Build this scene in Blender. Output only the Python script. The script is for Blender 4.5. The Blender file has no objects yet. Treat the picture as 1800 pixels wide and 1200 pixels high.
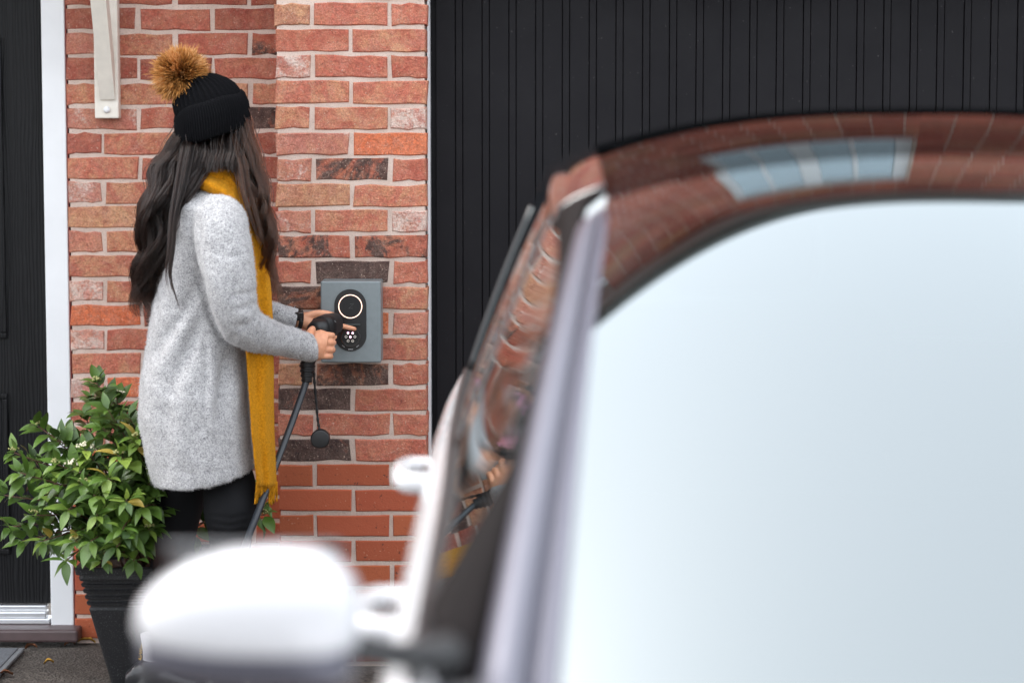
import bpy, bmesh, math, random
import numpy as np
from mathutils import Vector, Matrix

R = math.radians
random.seed(7)
rng = np.random.default_rng(7)
scene = bpy.context.scene
COL = scene.collection

# ------------------------------------------------------------------ camera
CAM_H, PITCH, F = 1.593, R(5.04), 4250.0
cam_d = bpy.data.cameras.new('camera')
cam = bpy.data.objects.new('camera', cam_d)
COL.objects.link(cam)
cam.location = (0, 0, CAM_H)
cam.rotation_euler = (R(90) - PITCH, 0, 0)
cam_d.sensor_fit = 'HORIZONTAL'
cam_d.sensor_width = 36
cam_d.lens = 85
cam_d.clip_start = 0.05
cam_d.clip_end = 2000
cam_d.dof.use_dof = True
cam_d.dof.focus_distance = 6.90
cam_d.dof.aperture_fstop = 2.0
scene.camera = cam

# ------------------------------------------------------------------ sky, sun, exposure (overcast)
SUN_EL, SUN_AZ = R(55), R(290)          # azimuth clockwise from +Y (the house)
w = bpy.data.worlds.new('World')
scene.world = w
w.use_nodes = True
nt = w.node_tree
bg = nt.nodes['Background']
sky = nt.nodes.new('ShaderNodeTexSky')
sky.sky_type = 'NISHITA'
sky.sun_disc = False
sky.sun_elevation = SUN_EL
sky.sun_rotation = SUN_AZ
sky.air_density = 1.0
sky.dust_density = 4.0
sky.ozone_density = 1.0
hs = nt.nodes.new('ShaderNodeHueSaturation')
hs.inputs['Saturation'].default_value = 0.34
nt.links.new(sky.outputs[0], hs.inputs['Color'])
ov = nt.nodes.new('ShaderNodeMixRGB')                    # an even layer of cloud over the clear sky
ov.inputs['Fac'].default_value = 0.6
ov.inputs['Color2'].default_value = (3.55, 3.75, 3.95, 1)
nt.links.new(hs.outputs[0], ov.inputs['Color1'])
nt.links.new(ov.outputs[0], bg.inputs['Color'])
bg.inputs['Strength'].default_value = 0.15
sun_d = bpy.data.lights.new('sun', 'SUN')
sun_d.energy = 0.8
sun_d.angle = R(40)
sun_d.color = (1.0, 0.97, 0.93)
sun = bpy.data.objects.new('sun', sun_d)
COL.objects.link(sun)
sd = Vector((math.sin(SUN_AZ) * math.cos(SUN_EL), math.cos(SUN_AZ) * math.cos(SUN_EL), math.sin(SUN_EL)))
sun.rotation_euler = (-sd).to_track_quat('-Z', 'Y').to_euler()
sun.location = sd * 30
scene.view_settings.view_transform = 'Standard'
scene.view_settings.look = 'None'
scene.view_settings.gamma = 1
scene.view_settings.exposure = 2.35
scene.cycles.use_denoising = True
scene.cycles.max_bounces = 8
scene.cycles.transparent_max_bounces = 16

# ------------------------------------------------------------------ helpers
def P(x, y, Y):
    """point in the place at depth Y that the photograph shows near (x, y); used to plan real positions"""
    a, b = (x - 900) / F, (600 - y) / F
    d = Vector((a, math.cos(PITCH) + b * math.sin(PITCH), -math.sin(PITCH) + b * math.cos(PITCH)))
    t = Y / d.y
    return Vector((d.x * t, Y, CAM_H + d.z * t))

def mesh_obj(name, verts, faces, mat=None, parent=None, smooth=False):
    me = bpy.data.meshes.new(name)
    me.from_pydata([tuple(v) for v in verts], [], [tuple(int(i) for i in f) for f in faces])
    me.update()
    if smooth:
        me.polygons.foreach_set('use_smooth', [True] * len(me.polygons))
    return link(name, me, mat, parent)

def link(name, me, mat=None, parent=None):
    o = bpy.data.objects.new(name, me)
    COL.objects.link(o)
    if mat is not None and me is not None and not me.materials:
        me.materials.append(mat)
    if parent is not None:
        o.parent = parent
    return o

def empty(name, label=None, cat=None, loc=(0, 0, 0), kind=None, group=None):
    o = bpy.data.objects.new(name, None)
    COL.objects.link(o)
    o.location = loc
    o.empty_display_size = 0.1
    tag(o, label, cat, kind, group)
    return o

def tag(o, label=None, cat=None, kind=None, group=None):
    if label: o['label'] = label
    if cat: o['category'] = cat
    if kind: o['kind'] = kind
    if group: o['group'] = group
    return o

class MB:
    """collects vertices and faces of one mesh"""
    def __init__(s): s.v, s.f = [], []
    def add(s, v, f):
        n = len(s.v)
        s.v += [Vector(p) for p in v]
        s.f += [tuple(i + n for i in q) for q in f]
        return s
    def box(s, x0, x1, y0, y1, z0, z1, b=0.0):
        if b <= 0:
            v = [(x, y, z) for x in (x0, x1) for y in (y0, y1) for z in (z0, z1)]
            return s.add(v, [(0, 1, 3, 2), (4, 6, 7, 5), (0, 4, 5, 1), (2, 3, 7, 6), (0, 2, 6, 4), (1, 5, 7, 3)])
        bm = bmesh.new()
        m = Matrix.Translation(((x0 + x1) / 2, (y0 + y1) / 2, (z0 + z1) / 2)) @ Matrix.Diagonal((x1 - x0, y1 - y0, z1 - z0, 1))
        bmesh.ops.create_cube(bm, size=1, matrix=m)
        bmesh.ops.bevel(bm, geom=bm.edges[:], offset=b, segments=2, affect='EDGES', profile=0.5)
        bm.verts.index_update()
        v = [p.co.copy() for p in bm.verts]
        f = [[q.index for q in a.verts] for a in bm.faces]
        bm.free()
        return s.add(v, f)
    def tube(s, pts, rad, seg=12, flat=1.0, flat_dir=None, cap=True):
        pts = [Vector(p) for p in pts]
        if not hasattr(rad, '__len__'): rad = [rad] * len(pts)
        n = len(pts)
        tan = [(pts[min(i + 1, n - 1)] - pts[max(i - 1, 0)]).normalized() for i in range(n)]
        ref = Vector(flat_dir) if flat_dir is not None else (Vector((0, 0, 1)) if abs(tan[0].z) < 0.9 else Vector((0, 1, 0)))
        v, f = [], []
        for i in range(n):
            a = ref - tan[i] * ref.dot(tan[i])
            if a.length < 1e-6: a = tan[i].orthogonal()
            a.normalize()
            if flat_dir is None: ref = a
            b = tan[i].cross(a)
            for k in range(seg):
                t = 2 * math.pi * k / seg
                v.append(pts[i] + a * (rad[i] * flat * math.cos(t)) + b * (rad[i] * math.sin(t)))
        for i in range(n - 1):
            for k in range(seg):
                k2 = (k + 1) % seg
                f.append((i * seg + k, i * seg + k2, (i + 1) * seg + k2, (i + 1) * seg + k))
        if cap:
            f.append(tuple(range(seg))[::-1])
            f.append(tuple((n - 1) * seg + k for k in range(seg)))
        return s.add(v, f)
    def loft(s, rings, cap=True, close=True):
        m = len(rings[0])
        v = [p for r in rings for p in r]
        f = []
        for i in range(len(rings) - 1):
            for k in range(m if close else m - 1):
                k2 = (k + 1) % m
                f.append((i * m + k, i * m + k2, (i + 1) * m + k2, (i + 1) * m + k))
        if cap:
            f.append(tuple(range(m))[::-1])
            f.append(tuple((len(rings) - 1) * m + k for k in range(m)))
        return s.add(v, f)
    def ball(s, c, r, sub=3, rot=None):
        bm = bmesh.new()
        bmesh.ops.create_icosphere(bm, subdivisions=sub, radius=1)
        r = Vector((r, r, r)) if not hasattr(r, '__len__') else Vector(r)
        M = Matrix.Translation(Vector(c)) @ (rot.to_4x4() if rot else Matrix.Identity(4)) @ Matrix.Diagonal((r.x, r.y, r.z, 1))
        v = [M @ p.co for p in bm.verts]
        bm.verts.index_update()
        f = [[q.index for q in a.verts] for a in bm.faces]
        bm.free()
        return s.add(v, f)
    def build(s, name, mat=None, parent=None, smooth=False):
        return mesh_obj(name, s.v, s.f, mat, parent, smooth)

def catmull(pts, n):
    """resample a list of tuples with a Catmull-Rom spline"""
    a = np.array([tuple(p) for p in pts], float)
    a = np.vstack([2 * a[0] - a[1], a, 2 * a[-1] - a[-2]])
    out = []
    m = len(a) - 3
    for q in np.linspace(0, m - 1e-9, n):
        i = int(q); t = q - i
        p0, p1, p2, p3 = a[i:i + 4]
        out.append(0.5 * (2 * p1 + (p2 - p0) * t + (2 * p0 - 5 * p1 + 4 * p2 - p3) * t * t + (3 * p1 - p0 - 3 * p2 + p3) * t ** 3))
    return np.array(out)

def fused(mb, voxel, smooth_it=4, smooth_f=0.5):
    """one continuous skin over overlapping closed shapes: arrays of vertices and faces"""
    me = bpy.data.meshes.new('tmp')
    me.from_pydata([tuple(v) for v in mb.v], [], mb.f)
    me.update()
    bm = bmesh.new(); bm.from_mesh(me)
    bmesh.ops.recalc_face_normals(bm, faces=bm.faces)
    bm.to_mesh(me); bm.free()
    o = bpy.data.objects.new('tmp', me)
    COL.objects.link(o)
    m = o.modifiers.new('r', 'REMESH'); m.mode = 'VOXEL'; m.voxel_size = voxel
    if smooth_it:
        m = o.modifiers.new('s', 'SMOOTH'); m.factor = smooth_f; m.iterations = smooth_it
    dg = bpy.context.evaluated_depsgraph_get(); dg.update()
    ev = bpy.data.meshes.new_from_object(o.evaluated_get(dg), depsgraph=dg)
    bpy.data.objects.remove(o); bpy.data.meshes.remove(me)
    return ev

def smooth_all(me):
    me.polygons.foreach_set('use_smooth', [True] * len(me.polygons)); me.update()

def co_of(me):
    a = np.empty(len(me.vertices) * 3, 'f'); me.vertices.foreach_get('co', a); return a.reshape(-1, 3).astype(float)

def no_of(me):
    a = np.empty(len(me.vertices) * 3, 'f'); me.vertex_normals.foreach_get('vector', a); return a.reshape(-1, 3).astype(float)

def set_co(me, a):
    me.vertices.foreach_set('co', a.astype('f').ravel()); me.update()

# ------------------------------------------------------------------ materials
class Mat:
    def __init__(s, name, col=(0.5, 0.5, 0.5), rough=0.5, metal=0.0, spec=0.5, **kw):
        s.m = bpy.data.materials.new(name)
        s.m.use_nodes = True
        s.t = s.m.node_tree
        s.b = s.t.nodes['Principled BSDF']
        s.set('Base Color', (*col, 1)); s.set('Roughness', rough); s.set('Metallic', metal); s.set('Specular IOR Level', spec)
        for k, v in kw.items(): s.set(k, v)
    def set(s, k, v): s.b.inputs[k].default_value = v
    def n(s, t, **kw):
        q = s.t.nodes.new('ShaderNode' + t)
        for k, v in kw.items():
            if k.startswith('i_'):
                kk = k[2:].replace('_', ' ')
                (q.inputs[int(kk)] if kk.isdigit() else q.inputs[kk]).default_value = v
            else: setattr(q, k, v)
        return q
    def l(s, a, b): s.t.links.new(a, b)
    def to(s, out, k): s.l(out, s.b.inputs[k])
    def coord(s, kind='Object', scale=(1, 1, 1), rand=False):
        c = s.n('TexCoord')
        mp = s.n('Mapping'); mp.inputs['Scale'].default_value = scale
        s.l(c.outputs[kind], mp.inputs['Vector'])
        if rand:
            oi = s.n('ObjectInfo')
            mu = s.n('Math', operation='MULTIPLY', i_1=37.0); s.l(oi.outputs['Random'], mu.inputs[0])
            s.l(mu.outputs[0], mp.inputs['Location'])
        return mp.outputs[0]
    def noise(s, vec, scale, detail=4, rough=0.55, dist=0.0):
        q = s.n('TexNoise'); q.inputs['Scale'].default_value = scale; q.inputs['Detail'].default_value = detail
        q.inputs['Roughness'].default_value = rough; q.inputs['Distortion'].default_value = dist
        s.l(vec, q.inputs['Vector']); return q.outputs['Fac']
    def ramp(s, fac, stops, interp='LINEAR'):
        q = s.n('ValToRGB'); cr = q.color_ramp; cr.interpolation = interp
        while len(cr.elements) < len(stops): cr.elements.new(0.5)
        for e, (p, c) in zip(cr.elements, stops):
            e.position = p; e.color = (*c, 1) if hasattr(c, '__len__') else (c, c, c, 1)
        s.l(fac, q.inputs['Fac']); return q.outputs['Color']
    def mix(s, fac, a, b, mode='MIX'):
        q = s.n('MixRGB', blend_type=mode)
        for k, v in (('Fac', fac), ('Color1', a), ('Color2', b)):
            if hasattr(v, 'is_linked') or hasattr(v, 'links'): s.l(v, q.inputs[k])
            elif hasattr(v, '__len__'): q.inputs[k].default_value = (*v, 1)
            else: q.inputs[k].default_value = v
        return q.outputs['Color']
    def math(s, op, a, b=0.0, clamp=False):
        q = s.n('Math', operation=op); q.use_clamp = clamp
        for i, v in enumerate((a, b)):
            if hasattr(v, 'links'): s.l(v, q.inputs[i])
            else: q.inputs[i].default_value = v
        return q.outputs[0]
    def bump(s, h, strength=0.3, dist=0.01):
        q = s.n('Bump'); q.inputs['Strength'].default_value = strength; q.inputs['Distance'].default_value = dist
        s.l(h, q.inputs['Height']); s.to(q.outputs[0], 'Normal')

def simple(name, col, rough=0.5, var=0.15, scale=30, bump=0.0, bscale=200, bdist=0.002, **kw):
    m = Mat(name, col, rough, **kw)
    c = m.coord('Object')
    f = m.noise(c, scale, 4)
    lo = [x * (1 - var) for x in col]; hi = [min(1, x * (1 + var)) for x in col]
    m.to(m.ramp(f, [(0.3, lo), (0.7, hi)]), 'Base Color')
    if bump: m.bump(m.noise(c, bscale, 3), bump, bdist)
    return m.m

def brick_mat(plain=False):
    m = Mat('plain_brick' if plain else 'stock_brick', rough=0.9, spec=0.25)
    c = m.coord('Object', rand=True)
    oi = m.n('ObjectInfo')
    base = oi.outputs['Color']
    if plain:
        f = m.noise(c, 22, 4)
        col = m.mix(m.math('MULTIPLY', f, 0.5), base, (0.42, 0.12, 0.06))
        sp = m.ramp(m.noise(c, 140, 2, 0.5), [(0.68, 0.0), (0.74, 1.0)])
        col = m.mix(m.math('MULTIPLY', sp, 0.55), col, (0.62, 0.40, 0.28))
        dk = m.ramp(m.noise(c, 95, 2, 0.5, 0.5), [(0.27, 1.0), (0.33, 0.0)])
        col = m.mix(m.math('MULTIPLY', dk, 0.8), col, (0.07, 0.03, 0.025))
        h = m.noise(c, 160, 5, 0.6)
        m.bump(h, 0.35, 0.004)
    else:
        at = {}
        for k in ('char', 'chalk', 'tan'):
            a = m.n('Attribute', attribute_type='OBJECT', attribute_name=k); at[k] = a.outputs['Fac']
        f = m.noise(c, 12, 6, 0.62, 0.6)
        f2 = m.noise(c, 75, 6, 0.72)
        col = m.mix(m.math('MULTIPLY', m.ramp(f2, [(0.36, 0.0), (0.64, 1.0)]), 0.55), base, (0.22, 0.060, 0.042))
        col = m.mix(m.math('MULTIPLY', m.ramp(f, [(0.45, 0.0), (0.7, 1.0)]), 0.35), col, (0.52, 0.20, 0.13))
        tn = m.math('MULTIPLY', m.ramp(m.noise(c, 16, 7, 0.7, 0.8), [(0.42, 0.0), (0.60, 1.0)]), at['tan'])
        tn = m.math('MULTIPLY', tn, m.ramp(m.noise(c, 110, 4, 0.7), [(0.3, 0.35), (0.6, 1.0)]), True)
        col = m.mix(tn, col, (0.58, 0.32, 0.17))
        # chalky lime patches
        s = m.math('ADD', m.math('MULTIPLY', m.noise(c, 10, 6, 0.68, 1.0), 1.1), m.math('MULTIPLY', m.noise(c, 150, 4, 0.7), 0.55))
        thr = m.math('SUBTRACT', 1.28, m.math('MULTIPLY', at['chalk'], 0.52))
        wf = m.math('MULTIPLY', m.math('SUBTRACT', s, thr), 5.0, True)
        col = m.mix(m.math('MULTIPLY', wf, 0.8), col, (0.66, 0.55, 0.48))
        # burnt patches
        s = m.math('ADD', m.noise(c, 9, 6, 0.65, 1.6), m.math('MULTIPLY', m.noise(c, 70, 4, 0.7), 0.25))
        thr = m.math('SUBTRACT', 0.98, m.math('MULTIPLY', at['char'], 0.52))
        cf = m.math('MULTIPLY', m.math('SUBTRACT', s, thr), 9.0, True)
        col = m.mix(m.math('MULTIPLY', cf, 0.93), col, m.ramp(m.noise(c, 60, 4, 0.7), [(0.3, (0.028, 0.022, 0.022)), (0.7, (0.10, 0.062, 0.052))]))
        col = m.mix(0.9, col, m.ramp(m.noise(c, 230, 3, 0.7), [(0.28, 0.62), (0.5, 1.05), (0.72, 1.45)]), 'MULTIPLY')
        bl = m.math('MULTIPLY', m.ramp(m.noise(c, 20, 5, 0.7, 0.7), [(0.42, 0.0), (0.72, 1.0)]), m.ramp(m.noise(c, 260, 3, 0.7), [(0.40, 0.0), (0.62, 1.0)]))
        col = m.mix(m.math('MULTIPLY', bl, 0.32), col, (0.70, 0.50, 0.40))
        sp = m.ramp(m.noise(c, 190, 2, 0.5), [(0.66, 0.0), (0.72, 1.0)])
        col = m.mix(m.math('MULTIPLY', sp, 0.55), col, (0.72, 0.54, 0.42))
        pt = m.ramp(m.noise(c, 150, 2, 0.5, 0.6), [(0.27, 1.0), (0.33, 0.0)])
        col = m.mix(m.math('MULTIPLY', pt, 0.6), col, (0.09, 0.035, 0.03))
        h = m.math('ADD', m.noise(c, 55, 6, 0.7, 0.8), m.math('MULTIPLY', m.noise(c, 9, 3, 0.5, 1.5), 0.9))
        m.bump(h, 0.95, 0.010)
    m.to(col, 'Base Color')
    return m.m

def mortar_mat():
    m = Mat('mortar', rough=0.95, spec=0.2)
    c = m.coord('Object')
    f = m.noise(c, 6, 7, 0.72)
    col = m.ramp(f, [(0.3, (0.48, 0.36, 0.30)), (0.7, (0.70, 0.56, 0.485))])
    d = m.ramp(m.noise(c, 260, 3, 0.6), [(0.28, 0.55), (0.45, 1.0)])
    m.to(m.mix(1.0, col, d, 'MULTIPLY'), 'Base Color')
    m.bump(m.noise(c, 190, 5, 0.65), 0.6, 0.004)
    return m.m

def tarmac_mat():
    m = Mat('tarmac', rough=0.9, spec=0.3)
    c = m.coord('Object')
    f = m.noise(c, 3, 5, 0.6)
    col = m.ramp(f, [(0.3, (0.055, 0.048, 0.042)), (0.7, (0.105, 0.092, 0.080))])
    v = m.n('TexVoronoi'); v.inputs['Scale'].default_value = 130; m.l(c, v.inputs['Vector'])
    g = m.ramp(v.outputs['Color'], [(0.0, 0.45), (1.0, 1.7)])
    m.to(m.mix(1.0, col, g, 'MULTIPLY'), 'Base Color')
    m.bump(v.outputs['Distance'], 0.9, 0.006)
    return m.m

def coat_mat():
    m = Mat('boucle_wool', rough=0.95, spec=0.15)
    m.set('Sheen Weight', 0.25); m.set('Sheen Roughness', 0.6)
    c = m.coord('Object')
    a = m.noise(c, 300, 4, 0.65, 0.4)
    b = m.noise(c, 70, 3, 0.6)
    s = m.math('ADD', a, m.math('MULTIPLY', m.math('SUBTRACT', b, 0.5), 0.28))
    m.to(m.ramp(s, [(0.30, (0.10, 0.095, 0.105)), (0.45, (0.31, 0.305, 0.31)), (0.62, (0.54, 0.53, 0.53))]), 'Base Color')
    m.bump(m.noise(c, 260, 3, 0.6), 0.7, 0.004)
    return m.m

def scarf_mat():
    m = Mat('mustard_wool', rough=0.95, spec=0.1)
    m.set('Sheen Weight', 0.5); m.set('Sheen Roughness', 0.5); m.set('Sheen Tint', (1.0, 0.6, 0.1, 1))
    c = m.coord('Object')
    a = m.noise(c, 190, 4, 0.65)
    m.to(m.ramp(a, [(0.3, (0.30, 0.115, 0.003)), (0.65, (0.60, 0.245, 0.008))]), 'Base Color')
    m.bump(m.noise(c, 330, 4, 0.7), 0.9, 0.004)
    return m.m

def strand_mat(name, stops, rough=0.35, spec=0.5):
    m = Mat(name, rough=rough, spec=spec)
    a = m.n('Attribute', attribute_name='tint')
    m.to(m.ramp(a.outputs['Fac'], stops), 'Base Color')
    return m.m

def skin_mat():
    m = Mat('skin', rough=0.5, spec=0.4)
    c = m.coord('Object')
    m.to(m.ramp(m.noise(c, 40, 4), [(0.3, (0.62, 0.27, 0.15)), (0.7, (0.74, 0.37, 0.225))]), 'Base Color')
    m.set('Subsurface Weight', 0.12); m.set('Subsurface Radius', (0.01, 0.004, 0.002)); m.set('Subsurface Scale', 0.6)
    m.bump(m.noise(c, 300, 3), 0.15, 0.002)
    return m.m

def grain_black():
    m = Mat('grained_black', rough=0.5, spec=0.22)
    c = m.coord('Object', (9, 9, 0.9))
    q = m.n('TexWave', wave_type='BANDS', bands_direction='X'); q.inputs['Scale'].default_value = 3.2
    q.inputs['Distortion'].default_value = 9; q.inputs['Detail'].default_value = 3; q.inputs['Detail Scale'].default_value = 1.2
    m.l(c, q.inputs['Vector'])
    m.to(m.ramp(q.outputs['Fac'], [(0.0, (0.0025, 0.0025, 0.003)), (1.0, (0.006, 0.006, 0.0072))]), 'Base Color')
    m.bump(q.outputs['Fac'], 0.5, 0.003)
    return m.m

def garage_mat():
    m = Mat('charcoal_coated_steel', rough=0.5, spec=0.14)
    c = m.coord('Object'); g_ = m.n('NewGeometry')
    f = m.noise(g_.outputs['Position'], 2.2, 6, 0.65)
    col = m.ramp(f, [(0.3, (0.0068, 0.0062, 0.0078)), (0.7, (0.0105, 0.0097, 0.0115))])
    sp = m.ramp(m.noise(g_.outputs['Position'], 95, 2, 0.5), [(0.735, 0.0), (0.75, 1.0)])
    m.to(m.mix(m.math('MULTIPLY', sp, 0.35), col, (0.16, 0.15, 0.15)), 'Base Color')
    m.to(m.ramp(m.noise(g_.outputs['Position'], 7, 5, 0.7), [(0.3, 0.42), (0.7, 0.62)]), 'Roughness')
    m.bump(m.noise(g_.outputs['Position'], 380, 3), 0.15, 0.002)
    return m.m

def speck_plastic():
    m = Mat('speckled_black_plastic', rough=0.55, spec=0.45)
    c = m.coord('Object')
    f = m.ramp(m.noise(c, 330, 2, 0.5), [(0.60, 0.0), (0.72, 1.0)])
    m.to(m.mix(f, (0.009, 0.009, 0.0105), (0.085, 0.085, 0.09)), 'Base Color')
    m.bump(m.noise(c, 280, 3), 0.4, 0.002)
    return m.m

def leaf_mat():
    m = Mat('glossy_leaf', rough=0.38, spec=0.5)
    oi = m.n('ObjectInfo')
    a = m.n('Attribute', attribute_name='tint')
    r = m.math('ADD', m.math('MULTIPLY', oi.outputs['Random'], 0.45), m.math('MULTIPLY', a.outputs['Fac'], 0.55))
    c = m.coord('Object', rand=True)
    col = m.ramp(r, [(0.0, (0.022, 0.050, 0.011)), (0.45, (0.082, 0.155, 0.022)), (1.0, (0.27, 0.36, 0.06))])
    n = m.noise(c, 60, 4)
    m.to(m.mix(0.5, col, m.ramp(n, [(0.3, 0.6), (0.7, 1.3)]), 'MULTIPLY'), 'Base Color')
    m.set('Subsurface Weight', 0.0)
    m.set('Transmission Weight', 0.0)
    m.bump(n, 0.25, 0.003)
    return m.m

def car_glass(name, tint, lo, ior=1.6, gl_v=1.0):
    mt = bpy.data.materials.new(name); mt.use_nodes = True
    t = mt.node_tree; t.nodes.clear()
    o = t.nodes.new('ShaderNodeOutputMaterial')
    tr = t.nodes.new('ShaderNodeBsdfTransparent'); tr.inputs[0].default_value = (*tint, 1)
    gl = t.nodes.new('ShaderNodeBsdfGlossy'); gl.inputs['Roughness'].default_value = 0.0; gl.inputs[0].default_value = (0.90 * gl_v, 0.98 * gl_v, 1.0 * gl_v, 1)
    fr = t.nodes.new('ShaderNodeFresnel'); fr.inputs[0].default_value = ior
    mr = t.nodes.new('ShaderNodeMapRange'); mr.inputs['To Min'].default_value = lo; mr.inputs['To Max'].default_value = 1.0
    mx = t.nodes.new('ShaderNodeMixShader')
    t.links.new(fr.outputs[0], mr.inputs['Value']); t.links.new(mr.outputs[0], mx.inputs[0])
    t.links.new(tr.outputs[0], mx.inputs[1]); t.links.new(gl.outputs[0], mx.inputs[2]); t.links.new(mx.outputs[0], o.inputs[0])
    return mt

def emit(name, col, s):
    m = Mat(name, col, 0.4)
    m.set('Emission Color', (*col, 1)); m.set('Emission Strength', s)
    return m.m

def hair_mat(name, col, var):
    mt = bpy.data.materials.new(name); mt.use_nodes = True
    t = mt.node_tree; t.nodes.clear()
    o = t.nodes.new('ShaderNodeOutputMaterial'); h = t.nodes.new('ShaderNodeBsdfHairPrincipled')
    h.parametrization = 'COLOR'
    hi = t.nodes.new('ShaderNodeHairInfo'); cr = t.nodes.new('ShaderNodeValToRGB')
    cr.color_ramp.elements[0].color = (*col, 1); cr.color_ramp.elements[1].color = (*var, 1)
    t.links.new(hi.outputs['Random'], cr.inputs[0]); t.links.new(cr.outputs[0], h.inputs['Color'])
    h.inputs['Roughness'].default_value = 0.30; h.inputs['IOR'].default_value = 1.42; h.inputs['Radial Roughness'].default_value = 0.45
    t.links.new(h.outputs[0], o.inputs[0])
    return mt

M = dict(
    brick=brick_mat(), plain=brick_mat(True), mortar=mortar_mat(), tarmac=tarmac_mat(), coat=coat_mat(), scarf=scarf_mat(),
    skin=skin_mat(), grain=grain_black(), pot=speck_plastic(), leaf=leaf_mat(),
    white=simple('white_upvc', (0.74, 0.745, 0.755), 0.35, 0.04, 6, 0.1, 40),
    cream=simple('cream_painted_timber', (0.73, 0.68, 0.60), 0.55, 0.06, 25, 0.25, 90),
    garage=garage_mat(),
    black=simple('matt_black', (0.006, 0.006, 0.0065), 0.6, 0.2, 20),
    rubber=simple('black_rubber', (0.007, 0.0072, 0.008), 0.42, 0.2, 60),
    cable=simple('cable_sheath', (0.022, 0.026, 0.032), 0.33, 0.1, 60),
    charger=simple('grey_blue_anodised', (0.205, 0.235, 0.243), 0.42, 0.05, 60, 0.12, 900, 0.0005, metal=0.25),
    socket=simple('socket_black', (0.008, 0.008, 0.009), 0.3, 0.1, 20),
    pin=simple('silver_pin', (0.75, 0.72, 0.65), 0.3, 0.05, 20, metal=0.8),
    alu=simple('mill_aluminium', (0.72, 0.73, 0.75), 0.3, 0.05, 30, metal=0.9),
    sill=simple('brown_plastic_sill', (0.085, 0.055, 0.055), 0.45, 0.15, 25),
    hat=simple('black_knit', (0.0045, 0.0045, 0.0055), 0.95, 0.25, 300, 0.5, 500, 0.002, spec=0.08),
    legging=simple('black_jersey', (0.006, 0.0062, 0.0075), 0.8, 0.15, 300, 0.3, 700, 0.001, spec=0.2),
    sock=simple('white_cotton', (0.75, 0.73, 0.76), 0.9, 0.06, 80, 0.4, 300, 0.002),
    boot=simple('black_leather', (0.018, 0.018, 0.020), 0.3, 0.2, 40, 0.3, 160, 0.002),
    sole=simple('boot_sole', (0.03, 0.026, 0.022), 0.6),
    yellow=simple('yellow_thread', (0.75, 0.45, 0.02), 0.8),
    mat_=simple('grey_ribbed_mat', (0.13, 0.14, 0.155), 0.95, 0.3, 160, 0.8, 260, 0.004),
    matedge=simple('mat_rubber_edge', (0.17, 0.18, 0.19), 0.7),
    stem=simple('woody_stem', (0.11, 0.055, 0.035), 0.8, 0.3, 60),
    soil=simple('soil', (0.035, 0.024, 0.017), 0.95, 0.4, 60, 0.9, 90, 0.01),
    petal=simple('cream_flower', (0.72, 0.66, 0.50), 0.8, 0.1, 60),
    bud=simple('green_bud', (0.34, 0.33, 0.13), 0.8, 0.2, 60),
    paint=simple('white_car_paint', (0.50, 0.50, 0.515), 0.25, 0.01, 4, **{'Coat Weight': 0.6, 'Coat Roughness': 0.03}),
    carblack=simple('gloss_black_trim', (0.010, 0.010, 0.011), 0.12, 0.1, 6, **{'Coat Weight': 1.0, 'Coat Roughness': 0.02}),
    trim=simple('dark_grey_trim', (0.07, 0.07, 0.095), 0.35, 0.03, 6, metal=0.2),
    silver=simple('silver_grey_trim', (0.10, 0.10, 0.125), 0.32, 0.03, 6, metal=0.4),
    interior=simple('dark_cabin_trim', (0.03, 0.03, 0.033), 0.8, 0.15, 30),
    tyre=simple('tyre_rubber', (0.02, 0.02, 0.02), 0.85, 0.15, 40),
    tile=simple('grey_roof_tile', (0.09, 0.085, 0.085), 0.85, 0.25, 12, 0.4, 120),
    gutter=simple('grey_gutter', (0.20, 0.215, 0.205), 0.45, 0.06, 10),
    sillred=simple('red_tile_sill', (0.30, 0.05, 0.04), 0.6, 0.2, 30),
    glass=car_glass('house_glass', (0.80, 0.86, 0.90), 0.22, 1.5),
    screen=car_glass('windscreen_glass', (0.05, 0.06, 0.06), 0.215, 1.45),
    roofglass=car_glass('roof_glass', (0.02, 0.02, 0.022), 0.05, 1.45, 0.40),
    sideglass=car_glass('dark_side_glass', (0.05, 0.055, 0.06), 0.22, 1.6),
    ring=emit('led_ring', (1.0, 0.62, 0.48), 0.36), led=emit('socket_led', (1.0, 0.38, 0.66), 3.0),
    framebk=simple('matt_pillar_black', (0.005, 0.0035, 0.0035), 0.75, 0.1, 20, spec=0.08),
    fuzz=simple('pale_wool_fibre', (0.52, 0.51, 0.515), 0.9, 0.5, 300), sfuzz=simple('mustard_wool_fibre', (0.58, 0.24, 0.01), 0.9, 0.3, 300),
    tired=simple('yellowing_leaf', (0.30, 0.22, 0.035), 0.5, 0.5, 40),
    zmark=simple('faint_gloss_mark', (0.035, 0.034, 0.036), 0.3),
    flap=simple('dark_flap', (0.03, 0.04, 0.038), 0.5), 
    curtain=simple('pale_blind', (0.42, 0.45, 0.47), 0.9, 0.05, 5),
    leafy=simple('yellow_dead_leaf', (0.50, 0.27, 0.03), 0.8, 0.3, 60),
    leafb=simple('brown_dead_leaf', (0.20, 0.075, 0.03), 0.8, 0.4, 60),
    hair=hair_mat('dark_brown_hair', (0.0015, 0.0008, 0.0006), (0.0095, 0.0044, 0.0030)), hairfront=hair_mat('brown_hair', (0.0030, 0.0015, 0.0011), (0.045, 0.018, 0.009)),
    hairbase=simple('hair_under_layer', (0.012, 0.008, 0.007), 0.7),  # solid dark layer under the strands, closing the gaps between them
    fur=strand_mat('ginger_faux_fur', [(0.0, (0.03, 0.014, 0.006)), (0.45, (0.17, 0.07, 0.018)), (0.65, (0.55, 0.24, 0.055)), (1.0, (0.85, 0.52, 0.25))], 0.6, 0.3),
)

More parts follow.
